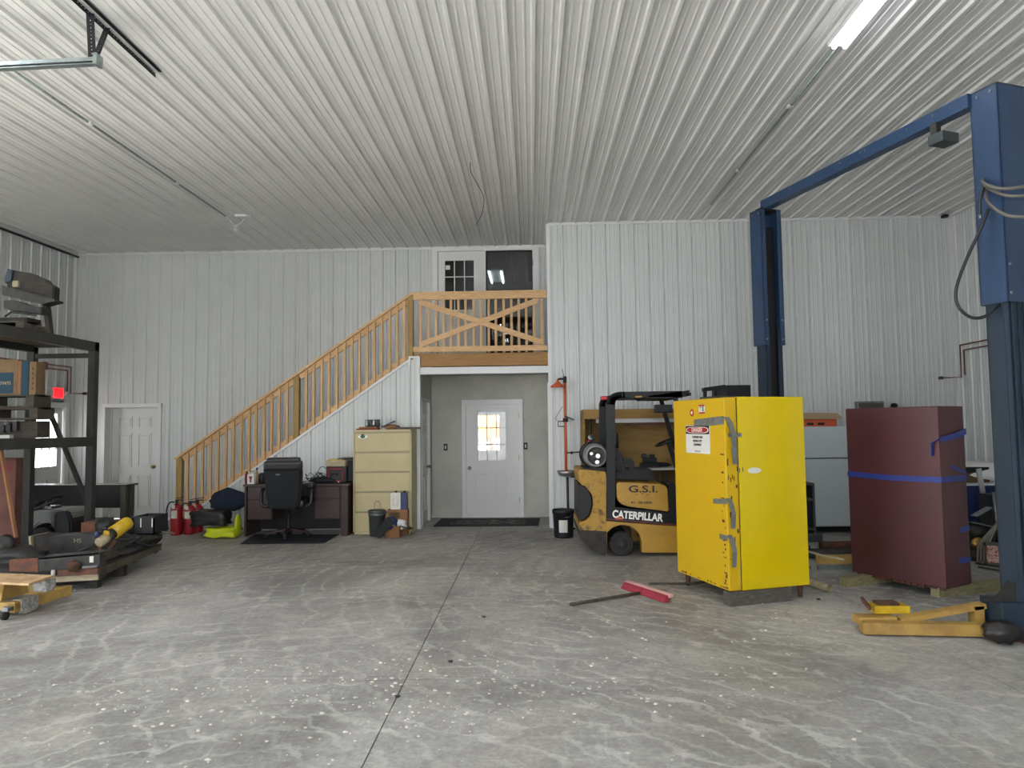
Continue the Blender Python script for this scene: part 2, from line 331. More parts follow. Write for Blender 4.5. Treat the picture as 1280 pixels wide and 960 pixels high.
# ---------------------------------------------------------------- the room
def room():
    mb = MB()
    xs = [-9, -.8285, -.8215, 2.856, 2.861, 7.2]; ys = [YB-.1, 4.535, 4.539, 8.6, 8.604, 12.9]
    for i in (0, 2, 4):
        for j in (0, 2, 4): mb.box(xs[i], xs[i+1], ys[j], ys[j+1], -.12, 0)
    struct(mb.build('floor', M['concrete'])); 
    struct(B(-9, 7.2, YB, 12.9, -.2, -.05).build('floor_base', M['dark']))
    mb = MB(); ph = .056
    sheet(mb, XL, XR, ph, lambda u: [(YB, 8.35)], lambda u, q, d: (u, q, H-.008-d), h=.026, hm=.007)
    sheet(mb, XL, XC+.02, ph, lambda u: [(8.33, YF)], lambda u, q, d: (u, q, H+.002-d), h=.026, hm=.007)
    sheet(mb, XC+.02, XR, ph, lambda u: [(8.33, YN)], lambda u, q, d: (u, q, H+.002-d), h=.026, hm=.007)
    struct(mb.build('ceiling', M['ceil'], recalc=False))
    struct(B(-9, 7.2, YB-.2, 12.9, H+.03, H+.2).build('ceiling_deck', M['dark']))
    # back wall, left part: doors at the lower left and at the balcony
    d1a, d1b = -7.80, -6.70; ba, bb = -1.74, .15
    def sp(u):
        if d1a < u < d1b: return [(2.09, H)]
        if ba < u < bb: return [(4.84, H)]
        if u > XS: return [(2.78, H)]
        return [(0, H)]
    mb = MB(); sheet(mb, XL, XC, -2.228, sp, lambda u, q, d: (u, YF-d, q), (d1a, d1b, ba, bb, XS))
    struct(mb.build('wall_back', M['wall'], recalc=False))
    # nearer back wall to the right of the balcony
    mb = MB(); sheet(mb, XC, XR, .52, lambda u: [(0, H)], lambda u, q, d: (u, YN-d, q))
    struct(mb.build('wall_back_right', M['wall'], recalc=False))
    struct(B(XC-.0, XC+.01, YN, YF, 0, H).build('wall_balcony_right', M['wall']))
    # wall under the stair
    st = lambda x: .32+.685*(x+5.37)
    mb = MB(); sheet(mb, -5.52, XS, -2.872, lambda u: [(0, (lambda x: st(x)) if u < -1.96 else 2.73)], lambda u, q, d: (u, YN-d, q), (-1.96,))
    struct(mb.build('wall_stair', M['wall'], recalc=False))
    # side walls
    e0, e1 = 11.34, 12.26
    mb = MB(); sheet(mb, YB, YF, .1, lambda u: [(2.09, H)] if e0 < u < e1 else [(4.2, H)] if 1.2 < u < 5.02 else [(0, H)], lambda u, q, d: (XL+d, u, q), (e0, e1, 1.2, 5.02))
    struct(mb.build('wall_left', M['wall'], recalc=False))
    mb = MB(); sheet(mb, YB, YN, .03, lambda u: [(0, H)], lambda u, q, d: (XR-d, u, q))
    struct(mb.build('wall_right', M['wall'], recalc=False))
    # front wall behind the camera with two open overhead doors
    mb = MB(); do = [(-2.6, 1.6)]
    sheet(mb, XL, XR, .05, lambda u: [(4.35, H)] if any(a < u < b for a, b in do) else [(0, H)], lambda u, q, d: (u, YB+d, q), [q for a in do for q in a])
    struct(mb.build('wall_front', M['wall'], recalc=False))
    # alcove under the balcony
    W = .06
    dx0, dx1 = at(583, 600, Y=YF).x-.01, at(649.5, 600, Y=YF).x+.01; mb = MB().box(XS-.05, dx0, YF, YF+W, 0, 2.56).box(dx1, XC+.05, YF, YF+W, 0, 2.56).box(dx0, dx1, YF, YF+W, 2.03, 2.56)
    struct(mb.build('wall_alcove_back', M['dry']))
    mb = MB().box(XS-.12, XS, YN+.1, YN+.22, 0, 2.56).box(XS-.12, XS, 12.1, YF, 0, 2.56).box(XS-.12, XS, YN+.22, 12.1, 2.04, 2.56)
    struct(mb.build('wall_alcove_left', M['dry']))
    struct(B(XC-.005, XC, YN, YF, 0, 2.56).build('wall_alcove_right', M['dry']))
    struct(B(XS-.1, XC, YN+.09, YF, 2.52, 2.56).build('ceiling_alcove', M['dry']))
    # trims
    n = [0]
    def tr(mb, m='trim'): n[0] += 1; return struct(mb.build('trim_%d' % n[0], M[m]))
    tr(B(XL, XC, YF-.03, YF-.018, H-.05, H-.004)); tr(B(XC-.02, XR, YN-.035, YN-.02, H-.045, H-.004))
    tr(B(XC-.022, XC+.035, YN-.03, YN+.03, 2.45, H)); tr(B(XC-.02, XC+.035, YN-.03, YN+.02, 0, 2.45))
    tr(MB().bar((XL+.03, YF-.04, 0), (XL+.03, YF-.04, H), .05, .05))
    tr(MB().bar((XR-.03, YN-.03, 0), (XR-.03, YN-.03, H), .05, .05))
    tr(B(XR-.035, XR-.02, YB, YN, H-.045, H-.006)); tr(B(XL+.02, XL+.035, YB, YF, H-.045, H-.006))
    # sloping cap and the corner post of the stair wall
    tr(MB().bar((-5.53, YN+.03, st(-5.53)+.02), (-1.95, YN+.03, st(-1.95)+.02), .13, .035))
    tr(B(-1.965, XS+.004, YN-.028, YN+.05, 2.715, 2.745)); tr(B(-1.965, -1.935, YN-.03, YN+.02, 2.60, 2.74))
    tr(B(XS-.035, XS+.012, YN-.03, YN+.1, 0, 2.73)); tr(B(-5.54, -5.5, YN-.025, YN+.09, 0, .24))
    tr(B(XS, XC-.02, YN-.03, YN+.09, 2.45, 2.56))
    # narrow drywall edges inside the alcove
    tr(B(XC-.035, XC-.004, YN+.02, YN+.04, 0, 2.3))
    # base lines
    tr(B(XC+.05, XR, YN-.028, YN-.02, 0, .05)); tr(B(XL, d1a-.05, YF-.03, YF-.019, 0, .06)); tr(B(d1b+.05, XS-.1, YF-.03, YF-.019, 0, .06))
    # rooms beyond the doors
    struct(B(-8.1, -6.3, YF+.32, YF+.36, 0, 2.4).build('wall_beyond_left_door', M['dry']))
    mb = MB().box(-2.6, 1.2, 15.6, 15.7, 0, 1.08).box(-2.6, 1.2, 15.6, 15.7, 1.85, 2.6).box(-2.6, -1.20, 15.6, 15.7, 1.08, 1.85).box(-.74, 1.2, 15.6, 15.7, 1.08, 1.85)
    mb.box(-2.6, 1.2, 12.6, 15.7, 2.56, 2.62).box(-2.66, -2.6, 12.5, 15.7, 0, 2.6).box(1.2, 1.26, 12.5, 15.7, 0, 2.6)
    struct(mb.build('wall_room_beyond', M['dry'])); struct(B(-2.7, 1.3, 12.9, 15.75, -.12, 0).build('floor_room_beyond', M['legm']))
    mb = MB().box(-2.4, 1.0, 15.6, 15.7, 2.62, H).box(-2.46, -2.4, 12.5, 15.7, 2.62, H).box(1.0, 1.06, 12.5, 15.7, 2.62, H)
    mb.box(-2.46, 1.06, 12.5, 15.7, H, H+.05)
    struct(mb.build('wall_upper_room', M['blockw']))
    a = at(620, 345, Y=13.9); t = thing('ceiling_light', 'added strip light standing in for lamp reflections in the dark balcony door glass', 'ceiling light', (a.x, 13.5, a.z))  # added fixture: imitates the hall lamps mirrored in the balcony glass
    B(-.16, .16, 0, 1.1, .02, .06, .004).build('housing', M['white'], t)
    for q in (-.12, .12): MB().tube([(q, .02, 0), (q, 1.08, 0)], .02, 10).build('led_tube', REFLM, t)
    for k, q in enumerate((.33, .62)): tag(MB().tube([(a.x+q, 12.9, H-.06), (a.x+q, 15.5, H-.06)], .018, 8).build('ceiling_conduit', M['galv']), 'added pale tube imitating a reflected ceiling rib behind the balcony door, '+('beside the added strip light' if k == 0 else 'nearest the door frame'), 'conduit')  # added tubes: imitate streaks of the ribbed ceiling mirrored in the glass
room()

def door_leaf(mb, x0, x1, z0, z1, y, th, panels, hole=None):
    """door with raised panels; front face at y, looking towards -y"""
    if hole:
        a, b, c, d = hole
        mb.box(x0, a, y, y+th, z0, z1).box(b, x1, y, y+th, z0, z1).box(a, b, y, y+th, z0, c).box(a, b, y, y+th, d, z1)
    else: mb.box(x0, x1, y, y+th, z0, z1)
    for (a, b, c, d) in panels:
        t = .014
        for q in ((a, b, c, c+t), (a, b, d-t, d), (a, a+t, c, d), (b-t, b, c, d)): mb.box(q[0], q[1], y-.012, y+.002, q[2], q[3])
        mb.box(a+.035, b-.035, y-.010, y+.002, c+.035, d-.035, .004)
def knob(parent, x, y, z, m, d=(0, -1, 0), name='door_handle'):
    d = Vector(d); p = Vector((x, y, z)); mb = MB()
    mb.cyl(p, p+d*.012, .033, 20).cyl(p+d*.01, p+d*.035, .012, 12)
    mb.tube([p+d*q for q in (.034, .04, .052, .064, .068)], .02, 16, rs=[.014, .026, .031, .024, .01]); return mb.build(name, m, parent)

def doors():
    # left door: six panels, set back in its jamb
    y = YF+.17; x0 = at(139, 600, Y=y).x; x1 = at(197, 600, Y=y).x; mb = MB(); w = x1-x0
    px = []
    for (u0, u1) in ((.15, .43), (.57, .85)):
        for z0, z1 in ((.20, .80), (.95, 1.55), (1.66, 1.86)): px.append((x0+u0*w, x0+u1*w, z0, z1))
    door_leaf(mb, x0, x1, .01, 2.03, y, .04, px); d = struct(mb.build('door_1', M['door']))
    knob(d, x1-.07, y, .94, M['brass'])
    t = .07; mb = MB()
    mb.box(-7.80, -7.73, YF-.035, YF, 0, 2.09).box(-6.77, -6.70, YF-.035, YF, 0, 2.09).box(-7.80, -6.70, YF-.036, YF, 2.03, 2.095)
    mb.box(-7.76, -7.735, YF, YF+.2, 0, 2.05).box(-6.765, -6.74, YF, YF+.2, 0, 2.05).box(-7.76, -6.74, YF, YF+.2, 2.03, 2.06)
    mb.box(-7.735, x0-.004, YF+.15, YF+.2, 0, 2.03).box(x1+.004, -6.765, YF+.15, YF+.2, 0, 2.03)
    mb.build('door_frame', M['trim'], d)
    # alcove door with a nine-light window
    y = YF+.01; x0 = at(583, 600, Y=y).x; x1 = at(649.5, 600, Y=y).x
    a, b = at(596.5, 550, Y=y).x, at(633, 550, Y=y).x; c, e = at(615, 576.5, Y=y).z, at(615, 514, Y=y).z
    mb = MB(); pan = []
    for u0, u1 in ((593, 609), (619.5, 635)): pan.append((at(u0, 600, Y=y).x, at(u1, 600, Y=y).x, at(600, 627, Y=y).z, at(600, 590, Y=y).z))
    door_leaf(mb, x0-.012, x1+.012, .004, 2.03, y, .045, pan, (a, b, c, e)); d = struct(mb.build('door_2', M['door']))
    fr = .022
    MB().box(a-fr, a+.012, y-.012, y+.02, c-fr, e+fr).box(b-.012, b+fr, y-.012, y+.02, c-fr, e+fr).box(a, b, y-.012, y+.02, c-fr, c+.012).box(a, b, y-.012, y+.02, e-.012, e+fr).build('window_frame', M['trim'], d)
    B(a, b, y+.02, y+.026, c, e).build('glass_pane', M['obscure'], d)
    mb = MB()
    for k in (1, 2):
        xx = a+(b-a)*k/3; zz = c+(e-c)*k/3
        mb.box(xx-.011, xx+.011, y+.006, y+.019, c, e).box(a, b, y+.006, y+.019, zz-.011, zz+.011)
    mb.build('muntin_grid', M['white'], d)
    knob(d, at(587, 585, Y=y).x, y, at(587, 585, Y=y).z, M['steel'])
    MB().box(x0-.07, x0, YF-.03, YF+.05, 0, 2.08).box(x1, x1+.07, YF-.03, YF+.05, 0, 2.08).box(x0-.07, x1+.07, YF-.031, YF+.05, 2.0, 2.085).box(x0, x1, YF, YF+.05, 0, .02).build('door_frame', M['trim'], d)
    for z in (.25, 1.0, 1.75): MB().cyl((x1, y-.012, z), (x1, y-.012, z+.1), .008, 10).build('hinge', M['brass'], d)
    # side door of the alcove, flush with its left wall
    mb = MB(); mb.T = Matrix.Translation((XS-.03, 0, 0)) @ Matrix.Rotation(PI/2, 4, 'Z')
    pan = [(YN+.3+q, YN+.55+q, z0, z1) for q in (0, .33) for z0, z1 in ((.2, .8), (.95, 1.5), (1.62, 1.85))]
    door_leaf(mb, YN+.23, 12.09, .01, 2.03, 0, .04, pan); d = struct(mb.build('door_3', M['door']))
    knob(d, XS-.03, 12.02, .93, M['steel'], (1, 0, 0))
    MB().box(XS-.06, XS+.015, YN+.17, YN+.225, 0, 2.08).box(XS-.06, XS+.015, 12.095, 12.15, 0, 2.08).box(XS-.06, XS+.016, YN+.17, 12.15, 2.035, 2.09).build('door_frame', M['trim'], d)
    # balcony double doors
    y = YF-.01; z0 = 2.80; z1 = 4.78
    x0 = at(547.5, 340, Y=y).x; xm = at(604.5, 340, Y=y).x; xn = at(607.5, 340, Y=y).x; x1 = at(665.5, 340, Y=y).x
    a, b = at(555.5, 340, Y=y).x, at(593, 340, Y=y).x; e = at(575, 325, Y=y).z; c = at(575, 388, Y=y).z
    mb = MB(); door_leaf(mb, x0, xm-.005, z0, z1, y, .045, [(a+.02, (a+b)/2-.04, z0+.2, z0+.75), ((a+b)/2+.04, b-.02, z0+.2, z0+.75)], (a, b, c, e))
    d = struct(mb.build('door_4', M['door']))
    MB().box(a-.02, a+.01, y-.01, y+.02, c-.02, e+.02).box(b-.01, b+.02, y-.01, y+.02, c-.02, e+.02).box(a, b, y-.01, y+.02, c-.02, c+.01).box(a, b, y-.01, y+.02, e-.01, e+.02).build('window_frame', M['trim'], d)
    B(a, b, y+.02, y+.026, c, e).build('glass_pane', M['tintglass'], d); mb = MB()
    for k in (1, 2): xx = a+(b-a)*k/3; mb.box(xx-.008, xx+.008, y+.005, y+.019, c, e)
    for k in (1, 2): zz = c+(e-c)*k/3; mb.box(a, b, y+.005, y+.019, zz-.008, zz+.008)
    mb.build('muntin_grid', M['white'], d)
    B(a+.02, a+.10, y+.016, y+.0195, e-.17, e-.09).build('window_sticker', M['label'], d)
    d = struct(MB().box(xn, x1, y+.03, y+.038, z0, z1).build('door_5', M['tintglass']))
    MB().box(xn-.004, xn+.012, y, y+.05, z0, z1).box(x1-.012, x1+.004, y, y+.05, z0, z1).box(xn, x1, y, y+.05, z0, z0+.02).box(xn, x1, y, y+.05, z1-.012, z1+.004).build('door_edge', M['dark'], d)
    MB().box(-1.76, x0-.004, YF-.035, YF+.04, z0-.02, 4.79).box(x1+.004, .165, YF-.035, YF+.04, z0-.02, 4.79).box(-1.76, .165, YF-.036, YF+.04, 4.785, 4.86).box(xm-.004, xn-.005, YF-.035, YF+.04, z0, 4.79).build('door_frame', M['trim'], d)
    for z in (z0+.25, z0+1.0, z0+1.7): MB().cyl((x1+.01, y-.03, z), (x1+.01, y-.03, z+.1), .008, 10).build('hinge', M['steel'], d)
    # exit door in the left wall
    x = XL+.0; e0, e1 = 11.34, 12.26; mb = MB(); T = Matrix.Translation((x-.02, 0, 0)) @ Matrix.Rotation(PI/2, 4, 'Z'); mb.T = T
    door_leaf(mb, e0+.05, e1-.05, .02, 2.03, 0, .045, [(e0+.15, e0+.42, .25, .78), (e0+.5, e0+.77, .25, .78)], (e0+.20, e1-.17, 1.0, 1.92)); d = struct(mb.build('door_6', M['door']))
    mb = MB(); mb.T = T; mb.box(e0+.20, e1-.17, .02, .026, 1.0, 1.92).build('glass_pane', M['glass'], d)
    mb = MB(); mb.T = T
    for k in (1, 2): q = e0+.20+.55*k/3; mb.box(q-.008, q+.008, .008, .018, 1.0, 1.92); mb.box(e0+.2, e1-.17, .008, .018, 1.0+.92*k/3-.008, 1.0+.92*k/3+.008)
    mb.build('muntin_grid', M['white'], d)
    mb = MB(); mb.T = T; mb.box(e0-.03, e0+.045, -.06, .04, 0, 2.1).box(e1-.045, e1+.06, -.06, .04, 0, 2.1).box(e0-.03, e1+.06, -.061, .04, 2.03, 2.12); mb.build('door_frame', M['trim'], d)
doors()

def balcony():
    # deck, stairs, railings
    d = struct(B(XS-.14, XC-.02, YN+.05, YF, 2.70, 2.787).build('balcony_deck', M['beam']))
    B(-1.77, XC-.02, YN-.015, YN+.045, 2.575, 2.775).build('rim_beam', M['beam'], d)
    mb = MB(); run = (-1.93+5.75)/14; rise = 2.787/15
    for k in range(14): mb.box(-5.75+k*run-.02, -5.75+(k+1)*run, YN+.12, YF-.05, rise*(k+1)-.04, rise*(k+1)); mb.box(-5.75+k*run, -5.75+k*run+.02, YN+.12, YF-.05, rise*k, rise*(k+1)-.04)
    struct(mb.build('stairs', M['ply']))
    y = YN+.03; rt = lambda x: 1.165+.685*(x+5.73); sg = lambda x: .34+.685*(x+5.37)
    t = thing('stair_railing', 'long sloping pine stair railing with square balusters, climbing to the balcony', 'railing', (-5.66, y, 0))
    o = Vector((-5.66, y, 0))
    def b_(mb): mb.T = Matrix.Translation(-o); return mb
    xa, xb, xc = at(225, 600, Y=y).x, at(371, 520, Y=y).x, at(513.3, 420, Y=y).x
    b_(MB()).box(xa-.045, xa+.045, y-.045, y+.045, 0, rt(xa)-.045).build('newel_post', M['post'], t)
    b_(MB()).box(xb-.045, xb+.045, y-.045, y+.045, sg(xb), rt(xb)-.045).build('newel_post', M['post'], t)
    b_(MB()).box(xc-.045, xc+.045, y-.045, y+.045, sg(xc), rt(xc)-.01).build('newel_post', M['post'], t)
    b_(MB()).bar((xa-.06, y, rt(xa-.06)-.02), (xc+.03, y, rt(xc+.03)-.02), .14, .038, bev=.003).build('cap_rail', M['woodx'], t)
    for p, q in ((xa, xb), (xb, xc)):
        b_(MB()).bar((p+.045, y+.01, rt(p+.045)-.09), (q-.045, y+.01, rt(q-.045)-.09), .038, .09).build('top_rail', M['woodx'], t)
        b_(MB()).bar((p+.045, y+.01, sg(p+.045)+.075), (q-.045, y+.01, sg(q-.045)+.075), .038, .09).build('bottom_rail', M['woodx'], t)
    for pxs in ((112, 142, 172, 204, 234, 266, 295, 326, 358, 386, 418, 448, 478, 510), (586, 616, 648, 677, 708, 739, 769, 798, 829, 857, 887, 919, 948, 977)):
        for q in pxs:
            x = at(200+q/3.2, 560-(q-110)*.24, Y=y-.03).x
            b_(MB()).box(x-.019, x+.019, y-.048, y-.01, sg(x)+.03, rt(x)-.05).build('baluster', M['wood'], t)
    t = thing('balcony_railing', 'level pine balcony railing with crossed boards over its balusters', 'railing', (-.8, YN+.03, 2.787)); o = Vector((-.8, YN+.03, 2.787))
    x0, x1 = at(517, 370, Y=y).x, at(683, 365, Y=y).x; z = 2.787
    b_(MB()).box(x0-.02, x1, y-.07, y+.07, 3.745, 3.783).build('cap_rail', M['woodx'], t)
    b_(MB()).box(x0, x1, y-.058, y-.02, 3.655, 3.745).build('top_rail', M['woodx'], t)
    b_(MB()).box(x0, x1, y-.058, y-.02, 2.81, 2.895).build('bottom_rail', M['woodx'], t)
    b_(MB()).bar((x0+.1, y-.058, 3.62), (x1-.06, y-.058, 2.93), .03, .085, (0, 0, 1)).build('cross_brace', M['woodx'], t)
    b_(MB()).bar((x0+.12, y-.045, 2.93), (x1-.14, y-.045, 3.62), .03, .085, (0, 0, 1)).build('cross_brace', M['woodx'], t)
    for q in (130, 180, 227, 275, 322, 370, 415, 465, 512, 560, 605, 655, 703, 750, 797, 845, 893):
        x = at(500+q/5.05, 400, Y=y).x
        b_(MB()).box(x-.019, x+.019, y-.02, y+.018, 2.79, 3.745).build('baluster', M['wood'], t)
balcony()

# ============================================================ right-hand side
def rotz_pts(rz): return Vector((math.cos(rz), math.sin(rz), 0)), Vector((-math.sin(rz), math.cos(rz), 0))

def yellow_cabinet():
    loc = Vector((1.724, 6.294, 0)); rz = math.radians(18); X, Y = rotz_pts(rz); W, D, z0, z1 = .845, .90, .12, 1.845
    t = thing('storage_cabinet', 'bright yellow steel cabinet with a danger sign and strips of silver tape', 'cabinet', loc, rz)
    # body
    mb = MB().box(.135, W, 0, D, z0, z1, .008); mb.build('body', M['yel'], t)
    B(.122, .14, .01, D-.01, z0+.01, z1-.01).build('door_seal', M['dark'], t)
    d = MB().box(0, .124, 0, D, z0+.004, z1-.006, .01).build('door', M['yeldoor'], t)
    mb = MB()
    for k in range(26):      # chips along the lower edge and near corner of the door
        z = z0+.04+random.random()**1.4*1.2; mb.box(-.0015, .004, .02+random.random()*.05, .03+random.random()*.06, z, z+.006+random.random()*.02)
    for k in range(16): a = random.random()*.8; mb.box(-.0015, .004, a, a+.01+random.random()*.03, z0+.02, z0+.026+random.random()*.012)
    for k in range(9): a = random.random()*.1; mb.box(.01+a, .02+a+random.random()*.01, -.0015, .004, z0+.25+k*.12+random.random()*.07, z0+.27+k*.12+random.random()*.09)
    mb.build('paint_chips', M['rust'], d)
    for a, b in ((.07, .82), (.77, .82), (.79, .07)): MB().tube([(a, b, z0+.01), (a, b, 0)], .02, 12, rs=[.03, .02]).build('leg', M['rust'], t)
    B(.0, .33, .12, .4, z1-.006, z1+.012).build('top_plate', M['iron'], t)
    mt = t.matrix_basis.inverted()
    def face(u, v, side='L'):
        n = -X if side == 'L' else -Y
        return mt @ hit(u, v, loc, n)
    # danger sign on the door
    a = face(857.5, 531); b = face(887, 531); c = face(870, 566.5); yc, yw = (a.y+b.y)/2, abs(a.y-b.y)/2; zt, zb = face(872, 531.5).z, c.z
    s = MB().box(-.004, 0, yc-yw, yc+yw, zb, zt).build('danger_sign', M['label'], t)
    B(-.0055, -.004, yc-yw+.004, yc+yw-.004, zt-.085, zt-.006).build('sign_header', M['inkb'], s)
    mb = MB(); zc = zt-.046; ov = []
    for k in range(40): q = 2*PI*k/40; ov.append((yc+math.copysign(abs(math.cos(q))**.55, math.cos(q))*(yw-.014), zc+math.copysign(abs(math.sin(q))**.7, math.sin(q))*.030))
    mb.prism(ov, -.0068, -.005, 'yz'); mb.build('sign_oval_border', M['inkw'], s)
    mb = MB(); mb.prism([(yc+(p-yc)*.93, zc+(q-zc)*.86) for p, q in ov], -.0078, -.006, 'yz'); mb.build('sign_oval', M['inkred'], s)
    R_, U_ = (0, -1, 0), (0, 0, 1)
    text('lettering', 'DANGER', s, (-.0085, yc, zc), R_, U_, .054, M['inkw'], .86, .0004)
    for k, w in enumerate(('CONFINED AREA', 'RESPIRATORY', 'EQUIPMENT')): text('lettering', w, s, (-.0052, yc, zt-.115-k*.036), R_, U_, .030, M['inkb'], .82 if k == 0 else .86, .0008)
    text('lettering', 'REQUIRED IN THIS AREA', s, (-.0052, yc, zb+.02), R_, U_, .010, M['inkb'], .9)
    # two stickers
    c = face(865, 516); st = MB().prism([(c.y+.034*math.cos(k*PI/12), c.z+.036*math.sin(k*PI/12)) for k in range(24)], -.003, 0, 'yz').build('round_sticker', M['inkred'], t)
    MB().prism([(c.y-.016, c.z+.01), (c.y+.004, c.z+.018), (c.y+.018, c.z-.004), (c.y-.004, c.z-.02)], -.004, -.002, 'yz').build('sticker_print', M['inkw'], st)
    c = face(877.5, 511.5); st = B(-.003, 0, c.y-.05, c.y+.05, c.z-.043, c.z+.043).build('square_sticker', M['label'], t)
    B(-.004, -.002, c.y-.05, c.y+.05, c.z+.027, c.z+.042).build('sticker_band', M['inkred'], st); B(-.004, -.002, c.y-.05, c.y+.05, c.z-.042, c.z-.027).build('sticker_band', M['inkred'], st)
    text('lettering', '6 S', st, (-.0045, c.y, c.z), R_, U_, .058, M['inkg'], 1, .003)
    # duct tape strips, folded round the near corner; loose ends hang
    def strip(pL, pR, w, name='tape_strip'):      # on the door face
        a, b = face(*pL), face(*pR); p = MB().bar((-.003, a.y, a.z), (-.003, b.y, b.z), w, .004, (1, 0, 0)).build(name, M['tapeg'], t); return p
    p = strip((868, 529.5), (905, 525), .075)
    def tail(mb, pts, w): 
        for (a, b) in zip(pts, pts[1:]): mb.quad([(a[0]-w/2, a[1], a[2]), (b[0]-w/2+.01, b[1], b[2]), (b[0]+w/2, b[1], b[2]), (a[0]+w/2, a[1], a[2])]); mb.quad([(a[0]-w/2, a[1]-.004, a[2]), (a[0]+w/2, a[1]-.004, a[2]), (b[0]+w/2, b[1]-.004, b[2]), (b[0]-w/2+.01, b[1]-.004, b[2])])
        return mb
    zA = face(912, 524, 'R').z; zB = face(918, 580, 'R').z
    tail(MB(), [(.012, -.004, zA+.02), (.04, -.02, zA-.03), (.055, -.045, zA-.13), (.065, -.04, zA-.25), (.07, -.03, zB)], .058).build('tape_tail', M['tapeg'], p)
    B(.03, .17, -.004, 0, zA-.16, zA-.125).build('tape_patch', M['tapeg'], p)
    B(.075, .105, -.003, 0, zA-.40, zA-.16).build('paper_tag', M['paper'], p)
    for (u0, v0, u1, v1, z_) in ((892, 626, 909, 627, 661), (900, 670, 910, 673, 709)):
        p = strip((u0, v0), (u1, v1), .045); zA = face(911, v1, 'R').z+.02; zB = face(913, z_, 'R').z
        tail(MB(), [(.01, -.004, zA+.01), (.03, -.016, zA-.04), (.042, -.03, (zA+zB)/2), (.04, -.014, zB)], .05).build('tape_tail', M['tapeg'], p)
    # scuffs
    c = face(943, 588, 'R'); MB().prism([(c.x+.07*math.cos(k*PI/10), c.z+.026*math.sin(k*PI/10)) for k in range(20)], -.0015, 0, 'xz').build('rubbed_patch', M['label'], t)
    mb = MB()
    for (u, v) in ((910, 597), (913, 600), (917, 598), (921, 586), (924, 588), (928, 587), (922, 578), (915, 596)):
        c = face(u, v, 'R'); mb.box(c.x, c.x+.008, -.001, .001, c.z-.02, c.z+.02)
    mb.build('ink_marks', M['inkb'], t)
    # timber block under the near side
    t2 = tag(B(-.02, .62, -.035, .07, 0, .118).build('wood_block', M['greywood']), 'grey weathered wood block propping the yellow cabinet', 'wood block'); t2.location = loc; t2.rotation_euler = (0, 0, rz)
yellow_cabinet()

def maroon_cabinet():
    loc = Vector((3.708, 6.472, 0)); rz = math.radians(31); X, Y = rotz_pts(rz); D, W, z0, z1 = .93, .42, .09, 1.742
    t = thing('maroon_cabinet', 'maroon steel cabinet banded with blue tape, resting on two timbers', 'cabinet', loc, rz)
    mb = MB(); mb.box(0, W, 0, D, z0, z1, .012); mb.build('body', M['maroon'], t)
    mb = MB()
    for k in range(14): a = k*.062; mb.box(.004+random.random()*.004, .03, a+.02, a+.07, z0-.012-random.random()*.014, z0+.006)
    mb.build('bent_bottom_edge', M['rust'], t)
    mt = t.matrix_basis.inverted(); fl = lambda u, v: mt @ hit(u, v, loc, -X); fr = lambda u, v: mt @ hit(u, v, loc, -Y)
    a, m_, b = fl(1059, 592), fl(1110, 597), fl(1176, 600)
    p = MB().bar((-.001, D+.002, a.z), (-.001, m_.y, m_.z), .052, .004, (1, 0, 0)).bar((-.001, m_.y, m_.z), (-.001, -.002, b.z), .052, .004, (1, 0, 0)).build('blue_tape', M['tapeb'], t)
    e = fr(1208, 597); MB().bar((0, -.001, b.z), (W, -.001, e.z), .052, .004, (0, 1, 0)).build('blue_tape', M['tapeb'], t)
    for (u0, v0, u1, v1, w) in ((1188, 583, 1207, 591, .03), (1200, 663, 1210, 660, .045), (1199, 701, 1213, 699, .05)):
        p0, p1 = fr(u0, v0), fr(u1, v1); p1.x = W; MB().bar((p0.x, -.001, p0.z), (p1.x, -.001, p1.z), w, .004, (0, 1, 0)).build('blue_tape', M['tapeb'], t)
    p0, p1, p2 = fr(1172, 550), fr(1193, 544), fr(1207, 539)
    pp = MB().bar((0, -.014, p0.z), (p1.x, -.02, p1.z), .05, .006, (0, 1, 0)).bar((p1.x, -.02, p1.z), (W+.01, -.008, p2.z), .055, .01, (0, 1, 0)).build('blue_tape', M['tapeb'], t)
    q0, q1 = fl(1167, 553), fl(1167, 570)
    MB().bar((-.02, -.01, p0.z+.01), (-.03, .05, q0.z), .04, .006, (0, 0, 1)).bar((-.03, .05, q0.z), (-.02, q1.y, q1.z), .006, .035, (1, 0, 0)).build('tape_end', M['tapeb'], pp)
    # two treated timbers below
    R = lambda p, q, nm, lab: tag(MB().bar(p, q, .09, .088).build(nm, M['lumber']), lab, 'timber')
    R((3.66, 6.57, .045), (4.86, 7.04, .045), 'timber', 'treated timber under the near right edge of the maroon cabinet')
    R((3.02, 7.0, .045), (4.1, 7.46, .045), 'timber', 'treated timber under the far left edge of the maroon cabinet')
maroon_cabinet()

